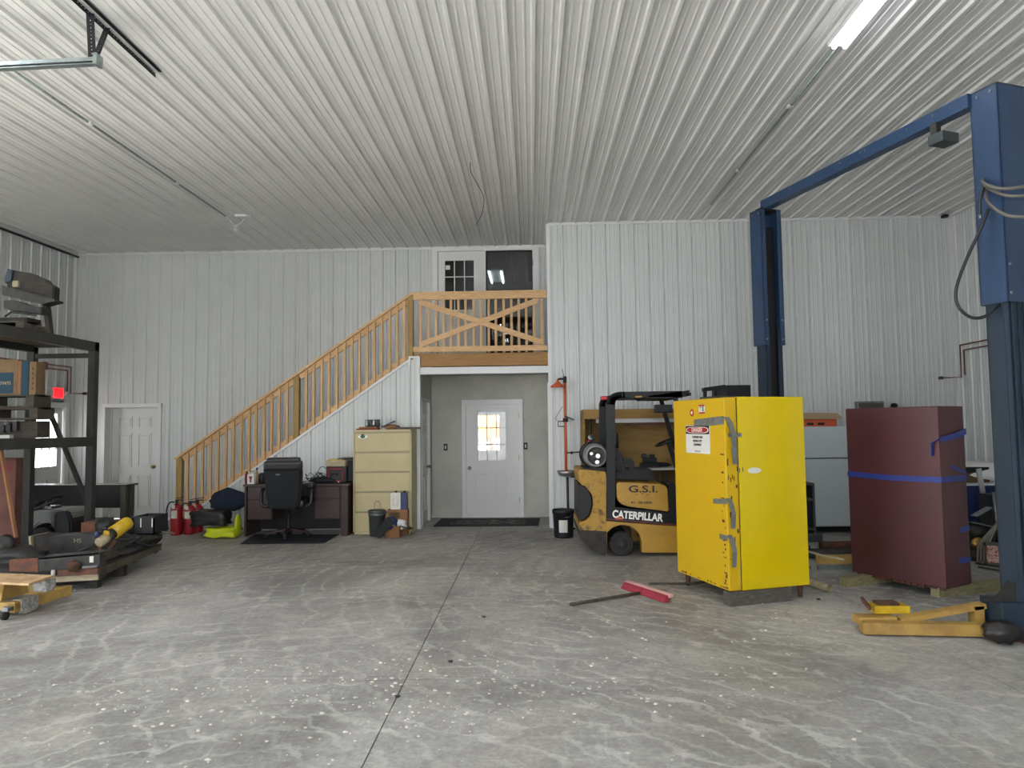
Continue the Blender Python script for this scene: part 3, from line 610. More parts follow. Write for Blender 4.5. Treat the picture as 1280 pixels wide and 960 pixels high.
def lift():
    UP = Vector((.333, -.943, 0)); rz = math.radians(19.4)
    t = thing('vehicle_lift', 'tall blue two-post vehicle lift joined by an overhead beam', 'vehicle lift', (0, 0, 0))
    # local frame of a column: x to the right, y from near to far
    def column(c, facing, z1, nm, dd=.225, w=.285):
        root = Matrix.Translation(c) @ Matrix.Rotation(rz, 4, 'Z'); s = facing   # open side towards +y*s
        def C(mb, w, d, z0, z1, th=.012, off=0):
            y0, y1 = (-d/2, d/2)
            back = (y0, y0+th) if s > 0 else (y1-th, y1)
            mb.box(-w/2, w/2, back[0], back[1], z0, z1)
            mb.box(-w/2, -w/2+th, y0, y1, z0, z1); mb.box(w/2-th, w/2, y0, y1, z0, z1)
            lip = (y1-th, y1) if s > 0 else (y0, y0+th)
            mb.box(-w/2, -w/2+.055, lip[0], lip[1], z0, z1); mb.box(w/2-.055, w/2, lip[0], lip[1], z0, z1)
        mb = MB(); mb.T = root; C(mb, w-.05, dd-.04, 0, 2.7); p = mb.build(nm, M['bluedark'], t)
        mb = MB(); mb.T = root
        yb = (-(dd-.04)/2-.004) if s > 0 else ((dd-.04)/2+.004)
        for q in (-.085, -.03, .03, .085): mb.box(q-.011, q+.011, yb-.006, yb+.006, .01, 2.5)
        mb.box(-w/2+.022, -w/2+.029, -.05, .05, .01, 2.5); mb.build('rib', M['bluerib'], p)
        mb = MB(); mb.T = root; C(mb, w, dd, 2.495, z1); sl = mb.build('sleeve', M['blue'], t)
        mb = MB(); mb.T = root; mb.box(-w/2, w/2, -dd/2, dd/2, z1-.012, z1); mb.build('cap_plate', M['iron'], sl)
        mb = MB(); mb.T = root
        for z in (2.56, 2.78):
            for q in (-w/2+.03, w/2-.03):
                yy = (dd/2+.006)*s; mb.cyl((q, yy-.012*s, z), (q, yy, z), .012, 10)
                mb.cyl((q, -yy+.012*s, z), (q, -yy, z), .012, 10)
        for q in (-.06, .05): mb.cyl((-w/2-.008, q, z1-.05), (-w/2, q, z1-.05), .012, 8)
        mb.build('bolt', M['steel'], sl)
        mb = MB(); mb.T = root; mb.box(-.06, .06, -.05, .05, .1, z1-.2); mb.build('carriage_rail', M['blk'], t)
        mb = MB(); mb.T = root; mb.box(-.24, .24, -.26, .26, 0, .018); b = mb.build('base_plate', M['rust'], t)
        for q in ((-.2, -.2), (.2, -.2), (-.2, .2), (.2, .2)):
            mb = MB(); mb.T = root; mb.cyl((q[0], q[1], .018), (q[0], q[1], .05), .014, 6); mb.build('anchor_bolt', M['steel'], b)
        return root
    near = Vector((3.685, 5.43, 0)); far = near-UP*2.80
    ra = column(near, 1, 4.19, 'column'); rb = column(far, -1, 4.07, 'column', .2, .275)
    # overhead beam
    a = near-UP*.05+Vector((-.14, 0, 4.135)); b = far+UP*.02+Vector((-.02, 0, 4.13))
    p = MB().bar(a, b, .10, .11).build('overhead_beam', M['blue'], t)
    mb = MB(); d = (b-a)
    for k in (.12, .22, .40, .42, .52, .66, .8): q = a+d*k; n = Vector((-d.y, d.x, 0)).normalized(); s = 1 if n.x < 0 else -1; mb.cyl(q+n*s*.05+Vector((0, 0, .02)), q+n*s*.056+Vector((0, 0, .02)), .009, 8)
    mb.build('bolt', M['steel'], p)
    mb = MB(); mb.T = rb; mb.box(-.09, .05, -.06, .06, 4.05, 4.1); mb.build('beam_bracket', M['blk'], p)
    q = b+Vector((0, .0, 0)); 
    q = a+d*.13; sbx = MB(); sbx.T = Matrix.Translation((q.x+.03, q.y-.05, 0)) @ Matrix.Rotation(rz, 4, 'Z')
    sbx.box(-.09, .09, -.07, .07, 3.90, 3.985, .008); bx = sbx.build('limit_switch_box', M['greydk'], t)
    sbx = MB(); sbx.T = Matrix.Translation((q.x+.0, q.y-.03, 0)) @ Matrix.Rotation(rz, 4, 'Z'); sbx.box(-.05, .0, -.03, .03, 3.98, 4.09); sbx.build('switch_bracket', M['iron'], bx)
    # swing arm of the near column lying low along the floor
    c0 = Vector((3.45, 5.40, 0)); e = Vector((2.50, 5.50, 0))
    arm = MB().bar((3.42, 5.36, .055), (2.47, 5.44, .055), .10, .085, bev=.006).build('swing_arm', M['yold'], t)
    MB().bar((3.42, 5.50, .20), (2.78, 5.50, .09), .09, .04, bev=.004).build('arm_brace', M['yold'], arm)
    MB().bar((3.40, 5.50, .13), (3.33, 5.50, .13), .09, .14).build('arm_pivot', M['yold'], arm)
    MB().box(2.47, 2.76, 5.47, 5.60, .06, .115, .006).build('arm_extension', M['yold'], arm)
    mb = MB().box(2.62, 2.89, 5.53, 5.67, .125, .185, .01); mb.build('lift_pad', M['ybright'], arm)
    mb = MB().bar((2.60, 5.57, .16), (2.55, 5.59, .23), .12, .02).box(2.66, 2.82, 5.55, 5.65, .185, .205); mb.build('pad_bracket', M['rust'], arm)
    MB().box(3.43, 3.62, 5.30, 5.56, .02, .26, .01).build('carriage_foot', M['bluedark'], t)
    MB().prism([(3.36, .26), (3.46, .28), (3.56, .40), (3.60, .40), (3.60, .26)], 5.36, 5.42).build('gusset', M['iron'], t)
    # crumpled black bag
    tag(MB().blob((3.36, 5.20, .085), (.26, .17, .16), 3, .35, 2.6).build('plastic_bag', M['bag']), 'crumpled black plastic bag by the yellow arm of the lift', 'bag')
    # hoses on the near column
    P = lambda u, v, y: at(u, v, Y=y)
    h = thing('hydraulic_hose', 'long black and grey hose looped around the near blue lift column', 'hose', near)
    on = lambda pts: [p-near for p in pts]
    MB().tube(on(spline([P(1282, 233, 5.02), P(1255, 236, 5.05), P(1236, 232, 5.15), P(1228, 226, 5.35), P(1232, 222, 5.5)], 6)), .0125, 8).build('hose_turn', M['hoseg'], h)
    MB().tube(on(spline([P(1284, 245, 5.02), P(1262, 245, 5.05), P(1245, 240, 5.12), P(1232, 232, 5.28), P(1228, 226, 5.45)], 6)), .0125, 8).build('hose_turn', M['hoseg'], h)
    MB().tube(on(spline([P(1284, 271, 5.0), P(1262, 270, 5.03), P(1245, 262, 5.12), P(1234, 250, 5.28), P(1232, 236, 5.4), P(1230, 228, 5.45)], 6)), .0125, 8).build('hose_turn', M['hoseg'], h)
    MB().tube(on(spline([P(1235, 262, 5.35), P(1225, 288, 5.35), P(1210, 320, 5.35), P(1196, 358, 5.35), P(1197, 381, 5.35), P(1212, 396, 5.35), P(1230, 396, 5.35), P(1245, 384, 5.35), P(1252, 378, 5.42)], 7)), .0125, 8).build('hose_loop', M['hoseb'], h)
    MB().tube(on(spline([P(1230, 234, 5.36), P(1225, 250, 5.36), P(1225, 268, 5.36)], 5)), .012, 8).build('hose_end', M['hoseb'], h)
    MB().tube(on([P(1225, 268, 5.36), P(1226, 274, 5.36)]), .012, 8).build('fitting', M['steel'], h)
lift()

def forklift():
    Y0, Y1 = 8.62, 9.66
    t = thing('forklift', 'yellow and black propane forklift facing right behind the yellow cabinet', 'forklift', (0, Y0, 0))
    def P(cx, cy, y=Y0): p = at(680+cx/3.84, 460+cy/3.84, Y=y); return (p.x, p.z)
    PP = lambda pts: [P(*q) for q in pts]
    o = Matrix.Translation((0, -Y0, 0))
    def A(): m_ = MB(); m_.T = o; return m_
    # counterweight with its side recess
    A().prism(PP([(165, 492), (172, 556), (205, 575), (232, 610), (238, 660), (222, 715), (196, 738), (170, 738), (168, 772), (182, 812), (226, 862), (300, 892), (300, 503), (290, 497), (175, 488)]), Y0, Y1, bev=.012).build('counterweight', M['catdirt'], t)
    A().prism(PP([(168, 560), (205, 580), (225, 615), (230, 660), (215, 708), (190, 728), (168, 728)]), Y0+.05, Y1-.05).build('tow_recess', M['blk'], t)
    A().prism(PP([(165, 776), (300, 784), (302, 896), (224, 868), (176, 820)]), Y0-.012, Y1+.01, bev=.008).build('skirt', M['soot'], t)
    # chassis with wheel arch
    cx, cy = 378, 845; arch = [(cx+92*math.cos(a), cy-92*math.sin(a)) for a in [PI*k/14 for k in range(15)]]
    pts = [(300, 735), (1180, 800), (1180, 890), (470, 887)]+arch+[(300, 893)]
    A().prism(PP(pts), Y0, Y0+.16, bev=.006).build('chassis_side', M['caty'], t); A().prism(PP(pts), Y1-.16, Y1).build('chassis_side', M['caty'], t)
    A().prism(PP([(310, 700), (1180, 780), (1180, 870), (500, 860), (480, 760), (310, 745)]), Y0+.14, Y1-.14).build('belly', M['soot'], t)
    A().prism(PP([(302, 664), (1180, 752), (1180, 806), (302, 728)]), Y0-.006, Y1+.006, bev=.004).build('side_band', M['blk'], t)
    s = A().prism(PP([(302, 722), (640, 749), (640, 756), (302, 729)]), Y0-.009, Y0).build('red_stripe', M['inkdred'], t)
    sl = (Vector(P(570, 725)+(0,))-Vector(P(325, 695)+(0,))); ang = math.atan2(P(565, 708)[1]-P(325, 688)[1], P(565, 708)[0]-P(325, 688)[0])
    xa = (math.cos(ang), 0, math.sin(ang)); ya = (-math.sin(ang), 0, math.cos(ang))
    c = P(448, 711); text('lettering', 'CATERPILLAR', t, (c[0], -.009, c[1]), xa, ya, .125, M['inkw'], .80, .0045)
    c = P(360, 716); tri = A().prism([(c[0]-.05, c[1]-.022), (c[0]+.05, c[1]-.026), (c[0], c[1]+.012)], Y0-.013, Y0-.0095).build('triangle_mark', M['orange'], t)
    # hood side panel
    A().prism(PP([(348, 548), (572, 558), (592, 572), (600, 690), (560, 684), (400, 664), (365, 650), (350, 625)]), Y0-.02, Y1+.02, bev=.016).build('hood', M['caty'], t)
    c = P(475, 582); text('lettering', 'G.S.I.', t, (c[0], -.024, c[1]), (1, 0, -.03), (0, 0, 1), .115, M['inkb'], 1.5, .002)
    c = P(470, 606); text('lettering', '~ * ~', t, (c[0], -.023, c[1]), (1, 0, -.03), (0, 0, 1), .06, M['inkdred'], 1.4)
    c = P(466, 646); text('lettering', '41- 600-0830', t, (c[0], -.023, c[1]), (1, 0, -.03), (0, 0, 1), .043, M['inkb'], 1.1, .001)
    # rear wheel, front wheel
    def wheel(cx, cz, r, w, y):
        g = MB(); g.T = o @ Matrix.Translation((cx, y, cz))
        g.lathe([(0, 0), (r*.45, 0), (r*.62, .02), (r*.8, .0), (r*.96, .012), (r, .03), (r, w-.03), (r*.95, w), (0, w)], 36, axis='y'); wh = g.build('wheel', M['rubber'], t)
        g = MB(); g.T = o @ Matrix.Translation((cx, y-.004, cz)); g.lathe([(0, .0), (r*.18, 0), (r*.22, .012), (r*.55, .014), (r*.6, 0), (r*.64, 0), (r*.64, .02), (0, .02)], 30, axis='y'); hb = g.build('hub', M['soot'], wh)
    c = P(376, 848); wheel(c[0], c[1]+.0, c[1]-.002, .17, Y0+.01); wheel(c[0], c[1], c[1]-.002, .17, Y1-.18)
    wheel(2.45, .225, .224, .2, Y0-.01); wheel(2.45, .225, .224, .2, Y1-.19)
    # overhead guard
    def guard(y, pts, w, name='guard_post'):
        g = A()
        for a, b in zip(pts, pts[1:]): g.bar((a[0], y, a[1]), (b[0], y, b[1]), .07, w, (0, 1, 0), bev=.008)
        return g
    r = P(322, 665); tp = P(322, 170); tx = P(372, 128); fx = P(640, 124); yy = Y0+.05
    def smooth(y, z_=0):
        q = [Vector((r[0], y, r[1])), Vector((tp[0], y, tp[1]))]
        for k in range(1, 8):
            a = k/8; p0, p1, p2 = Vector((tp[0], y, tp[1])), Vector((tp[0]+.005, y, tx[1])), Vector((tx[0]+.03, y, tx[1]))
            q.append((1-a)**2*p0+2*a*(1-a)*p1+a*a*p2)
        q += [Vector((tx[0]+.03, y, tx[1])), Vector((fx[0]+.05, y, fx[1]))]; return q
    for y in (yy, Y1-.05):
        g = A(); q = smooth(y)
        for k in range(len(q)-1):
            d = (q[k+1]-q[k]).normalized()*.012; g.bar(q[k]-d, q[k+1]+d, .06, .105 if k < 3 else .10-.003*k, (1, 0, 0) if abs(d.z) > abs(d.x) else (0, 0, 1))
        g.build('guard_post', M['blk'], t)
    for y in (yy, Y1-.05): A().bar((fx[0]-.03, y, fx[1]), (fx[0]+.15, y, 1.3), .05, .06, (0, 1, 0)).bar((fx[0]+.15, y, 1.3), (2.25, y, .75), .05, .06, (0, 1, 0)).build('front_post', M['blk'], t)
    A().prism([(fx[0]-.35, fx[1]-.02), (fx[0]+.16, fx[1]+.045), (fx[0]+.15, fx[1]+.02), (fx[0]+.06, fx[1]-.05), (fx[0]-.35, fx[1]-.05)], Y0+.02, Y1-.02).build('guard_visor', M['blk'], t)
    g = A()
    for k in range(5): x = tx[0]+.12+k*.18; g.box(x, x+.03, Y0+.07, Y1-.07, tx[1]-.02, tx[1]+.02)
    g.build('guard_slats', M['blk'], t)
    c = P(440, 138); A().box(c[0], c[0]+.08, Y0+.012, Y0+.02, c[1]-.01, c[1]+.01).build('guard_label', M['caty'], t)
    c = P(285, 142, Y0+.4); A().box(c[0]-.03, c[0]+.05, Y0+.4, Y0+.5, c[1]-.03, c[1]+.02, .01).build('tail_light', M['redp'], t)
    A().box(tp[0]-.0, tp[0]+.04, Y0+.3, Y1-.3, tp[1]-.02, tp[1]+.03).build('rear_crossbar', M['blk'], t)
    # LP tank lying across the rear
    c = P(254, 424); g = MB(); g.T = o @ Matrix.Translation((c[0], Y0+.10, c[1])); R = .152
    g.lathe([(.10, .03), (R*.78, .0), (R*.9, .012), (R*.93, .05), (R*.80, .06), (R*.84, .05), (R, .1), (R, .75), (R*.8, .83), (0, .86)], 32, axis='y'); tk = g.build('gas_tank', M['tankm'], t)
    g = MB(); g.T = o @ Matrix.Translation((c[0]+.005, Y0+.095, c[1])); g.lathe([(0, .0), (.045, .0), (.05, .012), (.095, .016), (.105, .0), (.112, .0), (.115, .03), (0, .035)], 28, axis='y'); g.build('tank_end', M['iron'], tk)
    g = A(); g.cyl((c[0]+.02, Y0+.07, c[1]-.0), (c[0]+.02, Y0+.16, c[1]-.0), .028, 14).cyl((c[0]+.01, Y0+.075, c[1]-.075), (c[0]+.01, Y0+.16, c[1]-.085), .025, 12).cyl((c[0]-.06, Y0+.075, c[1]+.03), (c[0]-.06, Y0+.16, c[1]+.03), .02, 10); g.build('tank_valve', M['alum'], tk)
    g = A()
    for a in (.22, .58): g.tube([(c[0]+(R+.01)*math.cos(q), Y0+.1+a, c[1]+(R+.01)*math.sin(q)) for q in [2*PI*k/24 for k in range(25)]], .012, 6)
    g.box(c[0]-.15, c[0]+.2, Y0+.2, Y0+.8, c[1]-.19, c[1]-.15); g.build('tank_cradle', M['blk'], tk)
    c = P(358, 482); A().tube(spline([(c[0]-.05, Y0+.06, c[1]+.09), (c[0]+.03, Y0+.03, c[1]+.11), (c[0]+.07, Y0+.03, c[1]), (c[0]+.02, Y0+.03, c[1]-.10), (c[0]-.06, Y0+.06, c[1]-.08)], 5), .006, 6).build('gas_hose', M['bluedark'], t)
    # seat
    sy0, sy1 = Y0+.28, Y0+.76
    st = A().prism(PP([(348, 500), (380, 492), (420, 490), (540, 492), (548, 506), (546, 542), (520, 548), (352, 544)]), sy0, sy1, bev=.02).build('seat', M['vinyl'], t)
    A().prism(PP([(336, 352), (352, 360), (396, 432), (408, 500), (380, 512), (340, 500)]), sy0, sy1, bev=.02).build('seat_backrest', M['vinyl'], st)
    A().prism(PP([(388, 440), (430, 436), (448, 456), (446, 495), (425, 500), (420, 470), (398, 468)]), sy0-.05, sy0, bev=.008).build('armrest', M['vinyl'], st)
    A().tube([(*(lambda p: (p[0], Y0+.2, p[1]))(P(360, 312)),), (*(lambda p: (p[0], Y0+.2, p[1]))(P(362, 385)),)], .018, 8, rs=[.010, .02]).build('rear_lever', M['blk'], t)
    # steering wheel and column, mirror, cowl
    a = P(585, 350, Y0+.5); g = MB(); ax = Vector((-.38, 0, .92)); Tm = o @ Matrix.Translation((a[0]+.03, Y0+.5, a[1])) @ Vector((0, 0, 1)).rotation_difference(ax).to_matrix().to_4x4(); g.T = Tm
    g.tube([(.17*math.cos(q), .17*math.sin(q), 0) for q in [2*PI*k/28 for k in range(29)]], .014, 8); g.bar((-.16, 0, -.01), (.16, 0, -.01), .03, .012).bar((0, 0, -.01), (0, .16, -.01), .03, .012); sw = g.build('steering_wheel', M['blk'], t)
    b = P(618, 480, Y0+.5); A().bar((a[0]+.03, Y0+.5, a[1]), (b[0]+.05, Y0+.5, b[1]), .05, .05).build('steering_column', M['blk'], sw)
    c = P(572, 195); A().box(c[0]-.10, c[0]+.12, Y0+.02, Y0+.08, c[1]-.05, c[1]+.05, .012).build('mirror', M['blk'], t)
    A().prism([(2.0, .5), (2.25, .5), (2.2, 1.28), (2.08, 1.28)], Y0+.06, Y1-.06, bev=.01).build('cowl', M['caty'], t)
    A().prism(PP([(600, 560), (640, 560), (640, 700), (602, 695)]), Y0+.02, Y0+.5).build('step_panel', M['blk'], t)
    # mast, carriage and forks
    zt = at(920, 482, Y=8.9).z; xm = at(905, 490, Y=8.9).x
    ms = A().box(xm, xm+.30, Y0+.16, Y0+.30, .12, zt, .006).build('mast', M['blk'], t)
    A().box(xm, xm+.30, Y1-.30, Y1-.16, .12, zt, .006).build('mast_rail', M['blk'], ms); A().box(xm+.02, xm+.2, Y0+.3, Y1-.3, zt-.14, zt-.02).build('mast_crosshead', M['blk'], ms)
    q0, q1 = at(880, 487, Y=8.75), at(908, 483, Y=8.75)
    A().bar((q0.x, Y0+.2, q0.z), (q1.x, Y0+.2, q1.z), .1, .05, bev=.006).bar((q0.x+.03, Y0+.2, q0.z), (q0.x+.02, Y0+.2, q0.z-.3), .04, .04).build('hose_guide', M['blk'], ms)
    A().box(xm+.30, xm+.36, Y0+.1, Y1-.1, .12, .5).build('carriage', M['blk'], ms)
    for y in (Y0+.25, Y1-.37): A().box(xm+.36, xm+.42, y, y+.12, .06, .6).box(xm+.36, xm+1.0, y, y+.12, .04, .08).build('fork', M['iron'], ms)
forklift()

def eyewash():
    Y = 10.96; P = lambda u, v, y=Y: at(u, v, Y=y)
    base = P(709, 650); t = thing('safety_shower', 'orange emergency shower pipe with a steel eyewash bowl and pull handle', 'safety shower', (base.x, Y, 0))
    o = Matrix.Translation((-base.x, -Y, 0)); A = lambda: setattr(MB(), 'T', o) or None
    def A(): m_ = MB(); m_.T = o; return m_
    a, b, c = P(706, 476), P(707.5, 592), P(711, 655)
    A().tube([(a.x, Y, a.z-.02), (b.x, Y, b.z)], .021, 14).build('riser_pipe', M['orange'], t)
    A().tube([(b.x+.02, Y, b.z), (b.x+.025, Y, .03)], .019, 12).lathe([(0, 0), (.11, 0), (.11, .012), (.03, .03), (0, .03)], 20, (b.x+.025, Y, 0)).build('stand_pipe', M['iron'], t)
    h = P(697, 481); A().lathe([(.012, .085), (.022, .05), (.05, .02), (.115, -.025), (.12, -.04), (.10, -.04), (0, -.03)], 28, (h.x, Y-.05, h.z)).build('shower_head', M['orange'], t)
    A().tube(spline([(h.x, Y-.05, h.z+.07), (h.x+.03, Y-.04, h.z+.09), (a.x, Y, h.z+.09)], 4), .016, 10).cyl((a.x, Y, h.z+.03), (a.x, Y, h.z+.13), .028, 14).build('shower_valve', M['iron'], t)
    A().tube([(a.x-.01, Y, h.z+.12), (a.x-.04, Y, h.z+.26)], .004, 6).build('valve_wire', M['iron'], t)
    v = P(706, 525); A().cyl((v.x-.03, Y, v.z), (v.x+.05, Y, v.z), .032, 14).bar((v.x, Y-.03, v.z+.06), (v.x+.14, Y-.05, v.z+.0), .03, .02).build('pull_valve', M['iron'], t)
    q = [P(706, 526), P(697.5, 527), P(697.5, 533), P(705.5, 533)]; A().tube([(p.x, Y-.04, p.z) for p in q], .008, 8).build('pull_handle', M['blk'], t)
    p0, p1 = P(703, 508), P(694, 523); A().tube([(p0.x, Y-.02, p0.z), (p1.x, Y-.03, p1.z), (p1.x+.03, Y-.03, p1.z-.04)], .004, 6).build('pull_cord', M['iron'], t)
    bw = P(708, 590); A().lathe([(0, -.07), (.05, -.068), (.115, -.05), (.145, -.005), (.15, .03), (.143, .03), (.10, -.02), (0, -.03)], 30, (bw.x, Y-.12, bw.z)).build('eyewash_bowl', M['alum'], t)
    A().bar((bw.x+.06, Y-.12, bw.z-.06), (bw.x+.22, Y-.15, bw.z-.07), .06, .03).build('bowl_lever', M['blk'], t)
    g = P(713, 566); A().tube([(g.x-.05, Y, g.z), (g.x+.16, Y+.02, g.z+.01)], .01, 8).cyl((g.x+.02, Y, g.z-.02), (g.x+.02, Y, g.z+.02), .02, 10).cyl((g.x+.16, Y, g.z+.01), (g.x+.19, Y, g.z+.01), .025, 12).build('feed_valve', M['iron'], t)
    # black pail
    l = at(704.5, 671, Z=0); t = thing('pail', 'black pail with a white label standing under the safety shower', 'bucket', (l.x, l.y+.0, 0)); r = .155
    MB().lathe([(0, 0), (r*.86, 0), (r*.90, .03), (r*.97, .34), (r*1.03, .34), (r*1.04, .39), (r, .395), (r*.96, .385), (r*.85, .02), (0, .02)], 32).build('body', M['blkm'], t)
    g = MB(); seg = [(math.radians(a)) for a in range(-118, -62, 7)]
    for p, q in zip(seg, seg[1:]): g.quad([(r*.925*math.cos(p), r*.925*math.sin(p), .08), (r*.925*math.cos(q), r*.925*math.sin(q), .08), (r*.975*math.cos(q), r*.975*math.sin(q), .255), (r*.975*math.cos(p), r*.975*math.sin(p), .255)])
    g.build('label', M['label'], t)
    g = MB(); seg = [(math.radians(a)) for a in range(-200, -160, 7)]
    for p, q in zip(seg, seg[1:]): g.quad([(r*.935*math.cos(p), r*.935*math.sin(p), .1), (r*.935*math.cos(q), r*.935*math.sin(q), .1), (r*.985*math.cos(q), r*.985*math.sin(q), .27), (r*.985*math.cos(p), r*.985*math.sin(p), .27)])
    g.build('label', M['label'], t)
    MB().tube(spline([(r*1.0, -.02, .35), (.09, -.16, .31), (0.02, -.17, .30)], 5), .005, 6).build('bail_handle', M['steel'], t)
eyewash()

def bench_area():
    Y0, Y1 = 10.25, 10.88; P = lambda u, v, y=Y0: at(u, v, Y=y)
    l = P(729, 512); x0 = l.x; x1 = 3.0; zt = l.z
    t = thing('workbench', 'plywood workbench with a tall hutch behind the forklift', 'workbench', (x0, Y0, 0)); o = Matrix.Translation((-x0, -Y0, 0))
    def A(): m_ = MB(); m_.T = o; return m_
    zb = P(820, 585).z
    A().box(x0, x1, Y0-.02, Y0+.01, P(760, 523.5).z, zt).build('header_board', M['ply'], t)
    A().box(x0, x1, Y0, Y1, zt-.02, zt).build('hutch_top', M['ply'], t)
    A().box(x0, x0+.02, Y0, Y1, .0, zt-.02).build('side_panel', M['ply'], t); A().box(x1-.02, x1, Y0, Y1, .0, zt-.02).build('side_panel', M['ply'], t)
    A().box(x0+.02, x1-.02, Y1-.015, Y1, .0, zt-.02).build('back_panel', M['ply'], t)
    A().box(x0+.45, x1-.02, Y0-.02, Y1-.02, zb-.03, zb).build('bench_top', M['white'], t)
    for x in (x0+.5, x1-.15): A().box(x, x+.09, Y0+.05, Y0+.14, 0, zb-.03).build('leg', M['legm'], t)
    for k in range(4): A().box(1.7+k*.09, 1.74+k*.09, Y0+.25, Y0+.27, .1, zb-.05).build('slat', M['legm'], t)
    f = P(746, 524.5); l2 = tag(MB().box(f.x, x1-.3, Y0+.10, Y0+.16, f.z-.05, f.z+.02, .006).build('strip_light', M['white']), 'long white strip light fixed under the hutch of the plywood workbench', 'strip light')
    MB().box(f.x+.5, x1-.4, Y0+.16, Y0+.3, f.z-.10, f.z-.06).build('reflector', M['rustbrown'], l2)
    # items
    g = P(739, 547, Y0+.02); t = thing('pressure_gauge', 'round grey air regulator gauge hanging at the left end of the workbench', 'gauge', g)
    MB().lathe([(0, -.03), (.045, -.03), (.05, -.02), (.05, .02), (0, .02)], 24, axis='y').build('dial', M['steel'], t)
    MB().tube([(0, 0, .05), (.0, .0, .28)], .012, 8).tube([(.03, 0, .05), (.03, 0, .26)], .005, 6).build('air_line', M['blk'], t)
    MB().tube(spline([(-.02, 0, -.04), (-.06, 0, -.1), (-.05, .02, -.25)], 5), .02, 8).build('red_hose', M['redp'], t)
    m_ = P(812, 580, Y0+.25); t = thing('bench_vise', 'small black bench tool standing on the workbench behind the forklift', 'tool', (m_.x, Y0+.25, zb))
    MB().box(-.14, .12, -.08, .08, 0, .06, .01).box(-.10, .10, -.06, .06, .06, .14, .01).build('base', M['blk'], t); MB().cyl((-.08, 0, .14), (-.08, 0, .20), .03, 12).cyl((.04, 0, .14), (.04, 0, .19), .04, 12).box(-.12, -.02, -.04, .04, .15, .18).build('clamp', M['iron'], t)
    t = MB().blob((2.0-.1, Y0+.3, zb+.03), (.34, .2, .07), 5, .3).build('rag', M['navy']); tag(t, 'dark rag lying on the workbench to the right of the black tool', 'rag')
    # fridge
    f = at(1003, 664, Z=.0); X0, X1 = 3.93, 4.72; yF = 10.35; zT = at(1030, 533, Y=yF).z; zs = at(1030, 573, Y=yF).z; z0 = at(1030, 658, Y=yF).z
    t = thing('refrigerator', 'old white refrigerator with the freezer door on top, against the wall', 'refrigerator', (X0, yF, 0)); W = X1-X0
    B(0, W, .06, .7, .03, zT-.01, .01).build('body', M['fridge'], t)
    B(0, W, 0, .055, zs+.006, zT, .012).build('freezer_door', M['fridge'], t); B(0, W, 0, .055, z0, zs-.006, .012).build('fridge_door', M['fridge'], t)
    B(.005, W-.005, .03, .07, zs-.007, zs+.007).build('door_seal', M['dark'], t); B(.01, W-.01, .04, .10, .03, z0-.01).build('kick_grille', M['dark'], t)
    for (a, b) in ((zs+.08, zs+.35), (zs-.6, zs-.06)): B(.04, .07, -.04, 0, a, b, .008).build('door_handle', M['fridge'], t)
    # things on top
    a = at(1044, 524, Y=yF+.1); t = thing('red_carton', 'flat red carton lying on top of the white refrigerator', 'box', (X0-.1, yF+.05, zT))
    B(0, a.x-X0+.1, 0, .4, 0, at(1030, 524, Y=yF+.05).z-zT, .004).build('carton', M['orange'], t)
    for k in range(3): MB().box(.06+k*.16, .16+k*.16, -.002, 0, .02, .055).build('printing', M['inkb'], t)
    zc = at(1030, 524, Y=yF+.05).z+.002
    mb = MB(); xa = X0-.35; xb = at(1052, 520, Y=yF).x
    mb.prism([(xa, zc+.0), (xb-.12, zc+.0), (xb, zc-.0), (xb-.02, zc+.045), (xb-.08, zc+.085), (xa, zc+.10)], yF-.02, yF+.5); tag(mb.build('cardboard_sheet', M['cardl']), 'bent cardboard lying over the red carton on the refrigerator', 'cardboard')
    # small dark stand left of the fridge
    a = at(1006, 604, Y=9.6); b = at(1018, 604, Y=9.6); zT2 = a.z
    t = thing('metal_shelf', 'narrow grey shelf unit between the yellow cabinet and the refrigerator', 'shelf', (b.x-.42, 9.6, 0))
    B(.39, .42, 0, .5, .1, zT2).build('side_panel', M['greydk'], t); B(0, .03, 0, .5, .1, zT2).build('side_panel', M['greydk'], t)
    for z in (.16, .55, zT2-.03): B(.03, .39, 0, .5, z, z+.03).build('shelf_board', M['legm'], t)
    B(.0, .50, -.02, .5, 0, .12, .01).build('plinth', M['greydk'], t)
    # steel and pipes on the floor
    L = lambda p, q, w, h, m_, nm, lab, cat: tag(MB().bar(p, q, w, h).build(nm, M[m_]), lab, cat)
    zz = at(1040, 702, Y=7.95).z
    L((3.16, 7.95, .085), (4.3, 8.0, .085), .09, .09, 'yold', 'steel_beam', 'worn yellow steel beam on the floor between the two cabinets', 'steel beam')
    L((3.1, 7.8, .02), (4.3, 7.85, .02), .05, .04, 'galv', 'flat_bar', 'pale flat steel bar lying in front of the worn yellow beam', 'steel bar')
    tag(MB().tube([(3.64, 9.05, .05), (4.75, 9.10, .05)], .05, 14).build('steel_pipe', M['rust']), 'thick dark pipe lying on the floor in front of the refrigerator', 'pipe')
    tag(MB().tube([(3.2, 8.44, .06), (4.5, 8.50, .06)], .055, 14).build('steel_pipe', M['iron']), 'dark pipe lying just behind the worn yellow beam', 'pipe')
    tag(MB().tube([at(1005, 688, Z=.2), at(1030, 695, Z=.17), at(1056, 700, Z=.16)], .012, 8).build('hose', M['pvc']), 'thin pale hose lying over the pipes between the two cabinets', 'hose')
    a, b = at(995, 722, Z=.04), at(1037, 736, Z=.04)
    g = MB().tube([a, b], .037, 20, cap=False).tube([a, b], .030, 20, cap=False); tag(g.build('plastic_pipe', M['pvc']), 'open-ended off-white plastic pipe beside the yellow cabinet', 'pipe')
